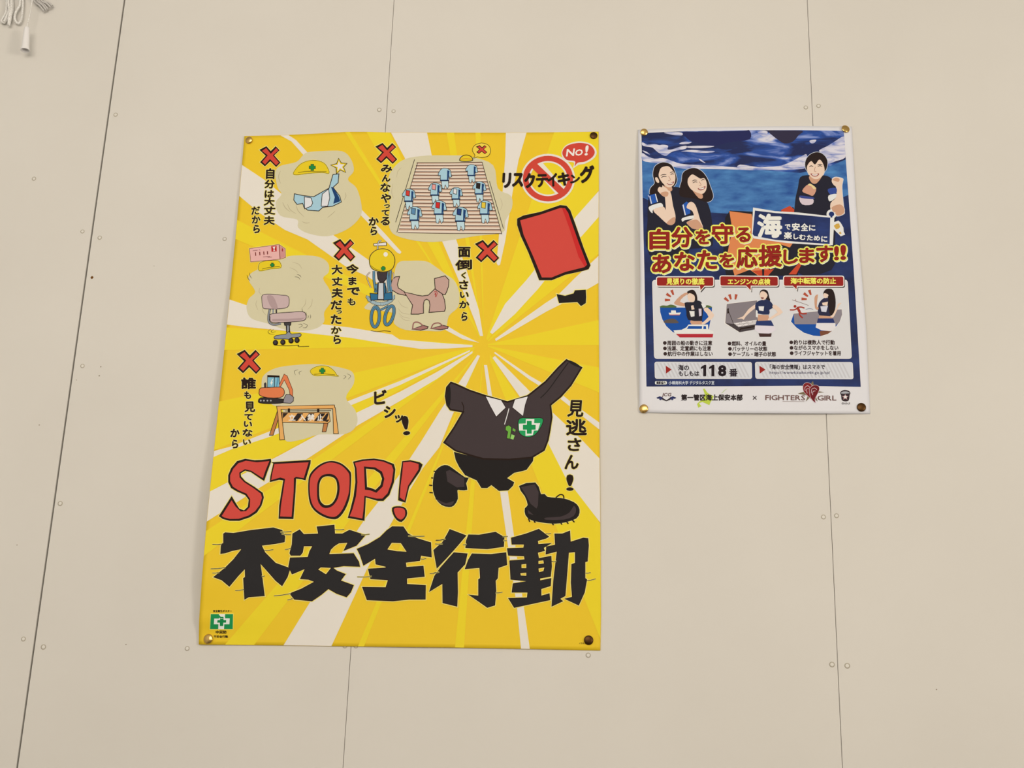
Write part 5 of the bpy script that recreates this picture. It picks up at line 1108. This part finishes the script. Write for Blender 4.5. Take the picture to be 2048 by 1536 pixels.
# ================================================================== thumbtacks
m_brass = mat((0.72, 0.47, 0.16), rough=0.22, spec=0.5, metal=1.0, name='brass', raw=True)
m_brass_dark_refl = mat((0.085, 0.042, 0.016), rough=0.4, spec=0.5, metal=1.0, name='tarnished_brass', raw=True)  # same brass, with the dark room's reflection put into the base colour
def thumbtack(px, py, surf, label, rad, tilt, m):
    x, y, z = surf.pt(px, py, 0)
    r = empty('thumbtack', (x, y, z)); tag(r, label, 'thumbtack', 'thumbtacks holding the posters')
    hv, hf = lathe([(rad * .55, 0.0005), (rad * .97, 0.0), (rad, 0.0003), (rad * .99, 0.0007), (rad * .93, 0.0013), (rad * .82, 0.0017), (rad * .6, 0.0022), (rad * .35, 0.0025), (rad * .03, 0.0026)], 36)
    me_parent = r
    h = mesh_obj('head', hv, hf, m, None, None, True); h.parent = r
    nv, nf = lathe([(0.00005, -0.0105), (0.0005, -0.0085), (0.0005, 0.0008)], 10)
    n = mesh_obj('needle', nv, nf, m_frame, None, None, True); n.parent = r
    r.rotation_euler = (math.radians(90) + tilt[0], tilt[1], tilt[2])
    r.location = (x, y - 0.0012 - rad * math.hypot(tilt[0], tilt[2]) * 0.35, z)
thumbtack(498.3, 281.3, SL, 'shiny brass thumbtack in the upper corner of the yellow poster above the first red cross', 0.0078, (0.10, 0, -0.18), m_brass)
thumbtack(1187.3, 271.8, SL, 'dark tarnished thumbtack in the upper corner of the yellow poster above the NO! bubble', 0.0076, (0.02, 0, 0.05), m_brass_dark_refl)
thumbtack(417, 1278, SL, 'brass thumbtack in the lower corner of the yellow poster below the green cross logo', 0.0088, (-0.05, 0, -0.15), m_brass)
thumbtack(1177.3, 1280.5, SL, 'dark tarnished thumbtack in the lower corner of the yellow poster by the credit line', 0.0083, (0.03, 0, 0.04), m_brass_dark_refl)
thumbtack(1288.2, 265.5, SR, 'pale brass thumbtack flat on the upper corner of the blue sea poster beside the clouds', 0.0076, (0.16, 0, 0.12), m_brass)
thumbtack(1690.8, 258.8, SR, 'shiny tilted brass thumbtack in the upper corner of the sea poster over lilac cloud', 0.0082, (-0.12, 0, 0.22), m_brass)
thumbtack(1287.5, 818, SR, 'shiny brass thumbtack in the lower corner of the sea poster beside the wing emblem', 0.0084, (0.05, 0, -0.24), m_brass)
thumbtack(1722.5, 815, SR, 'dark tarnished thumbtack in the lower corner of the sea poster beside the shield badge', 0.0083, (0.02, 0, -0.03), m_brass_dark_refl)

# ================================================================== cords hanging from above
m_cord = noise_mat('white_braided_cord', (206, 194, 176), (236, 226, 212), 420.0, (1, 1, 1), rough=0.8, lo_=.3, hi_=.6, bump=0.4)
m_grey = mat((196, 184, 170), rough=0.7, spec=0.2, name='grey_cord')
m_plastic = mat((232, 220, 210), rough=0.45, spec=0.4, name='white_plastic')
def tube(name, pts, rad, m, parent, n=10, twist=0.0, tw_pitch=0.006):
    P = [Vector(q) for q in pts]; out = []
    for i in range(len(P) - 1):
        p0 = P[max(i - 1, 0)]; p1 = P[i]; p2 = P[i + 1]; p3 = P[min(i + 2, len(P) - 1)]
        for k in range(14):
            t = k / 14
            out.append(0.5 * (2 * p1 + (p2 - p0) * t + (2 * p0 - 5 * p1 + 4 * p2 - p3) * t * t + (3 * p1 - p0 - 3 * p2 + p3) * t ** 3))
    out.append(P[-1])
    vs, fs = [], []; s = 0.0; side = Vector((0, 1, 0))
    for i, c in enumerate(out):
        d = (out[min(i + 1, len(out) - 1)] - out[max(i - 1, 0)]).normalized()
        if i: s += (c - out[i - 1]).length
        a = d.cross(side)
        a = a.normalized() if a.length > 1e-3 else Vector((1, 0, 0))
        b = d.cross(a).normalized()
        for k in range(n):
            th = 2 * math.pi * k / n
            r = rad * (1 + twist * math.cos(3 * th + 2 * math.pi * s / tw_pitch))
            vs.append(tuple(c + a * r * math.cos(th) + b * r * math.sin(th)))
    for i in range(len(out) - 1):
        for k in range(n):
            k2 = (k + 1) % n; fs.append((i * n + k, i * n + k2, (i + 1) * n + k2, (i + 1) * n + k))
    fs.append(tuple(range(n))); fs.append(tuple((len(out) - 1) * n + k for k in range(n))[::-1])
    return mesh_obj(name, vs, fs, m, None, parent, True)
def V0(pts, off): return [on_wall(x * 160 / 2048, y * 160 / 2048, off if not isinstance(off, (list, tuple)) else off[i]) for i, (x, y) in enumerate(pts)]
HOOK = Vector(on_wall(30, -95, 0.03))
m_hook = mat((214, 206, 196), rough=0.35, spec=0.5, metal=0.0, name='painted_hook')
hk = empty('cord_hook', (HOOK.x, 0, HOOK.z)); tag(hk, 'small painted wall hook carrying the looped white cords', 'hook')
bx_ = box('plate', (HOOK.x - .012, -.003, HOOK.z - .03), (HOOK.x + .012, .0005, HOOK.z + .03), m_hook, hk, bevel=.001)
tube('arm', [(HOOK.x, -.001, HOOK.z - .012), (HOOK.x, -.025, HOOK.z - .018), (HOOK.x, -.045, HOOK.z - .010), (HOOK.x, -.05, HOOK.z + .008)], .0035, m_hook, hk)
top = (HOOK.x, HOOK.y - .004, HOOK.z - .010)
def up(dx, dy=0.0): return (HOOK.x + dx, -.009 - dy, HOOK.z - .012)
cb = empty('looped_cord', up(0)); tag(cb, 'bundle of white braided cord loops hanging on the wall beside the pull handle', 'cord')
def strand(pts, off, a, b=None):
    q = V0(pts, off)
    q = [up(*a)] + q + ([up(*b)] if b else [])
    tube('strand', q, .0026, m_cord, cb, 10, .16)
strand([(230, -300), (225, 100), (215, 300), (100, 560)], [.009, .009, .009, .010], (-.006, 0))
strand([(260, -300), (255, 120), (250, 330), (130, 560), (60, 560), (45, 520), (150, 330), (165, 200), (215, -300)], .007, (-.003, -.002), (-.008, -.002))
strand([(300, -300), (290, 100), (285, 300), (260, 500), (225, 660)], .010, (0, 0))
strand([(320, -300), (318, 100), (312, 300), (285, 420), (270, 510), (215, 640)], .0065, (.002, -.001))
strand([(215, -300), (215, 60), (240, 300), (225, 520), (220, 640)], .011, (-.002, .001))
strand([(520, -300), (515, 20), (500, 150), (420, 280), (378, 400), (390, 520), (440, 590), (500, 585), (550, 480), (575, 300), (585, 100), (580, -300)], .008, (.006, 0), (.010, 0))
# pull cord with bell-shaped handle
pc = empty('pull_cord', up(.014)); tag(pc, 'thin white pull cord ending in a bell shaped plastic handle', 'pull cord')
handle_top, handle_bot = Vector(on_wall(690 * .078125, 700 * .078125, .026)), Vector(on_wall(640 * .078125, 1290 * .078125, .025))
tube('string', [up(.012, .019)] + V0([(830, -200), (820, 20), (780, 260), (745, 450), (705, 600)], [.027, .0265, .026, .026, .026]) + [tuple(handle_top + Vector((0, 0, -.006)))], .0014, m_cord, pc, 8, .12, .004)
ax = (handle_bot - handle_top); Lh = ax.length
hv, hf = [], []
prof = [(.0014, 0), (.0042, .0), (.0052, .0016), (.0056, .10 * Lh), (.0068, .45 * Lh), (.0080, .85 * Lh), (.0096, .99 * Lh), (.0096, Lh), (.0084, Lh), (.0070, .85 * Lh), (.0046, .25 * Lh), (.0006, .2 * Lh)]
hv, hf = lathe(prof, 32)
zax = ax.normalized(); xax = zax.cross(Vector((0, 1, 0))).normalized(); yax = zax.cross(xax)
hv = [tuple(handle_top + xax * a + yax * b + zax * c) for a, b, c in hv]
mesh_obj('pull_handle', hv, hf[:-2], m_plastic, None, pc, True)
# cut cord ends
ce_ = empty('cord_ends', up(.02)); tag(ce_, 'short bunch of pale grey cord ends sticking out beside the pull cord', 'cord')
for i, (a, b, off) in enumerate((((880, 30), (1130, 290), .008), ((950, 10), (1185, 260), .0095), ((1010, 20), (1230, 235), .007), ((1060, 10), (1300, 190), .010), ((1120, 5), (1345, 155), .008), ((900, 10), (1060, 200), .006))):
    m_ = ((a[0] + b[0]) / 2 + 12, (a[1] + b[1]) / 2 - 14)
    tube('strand', [up(.016 + .001 * i)] + V0([(a[0] - 150, -300), a, m_, b], off), .0021, m_grey, ce_, 8, .1)
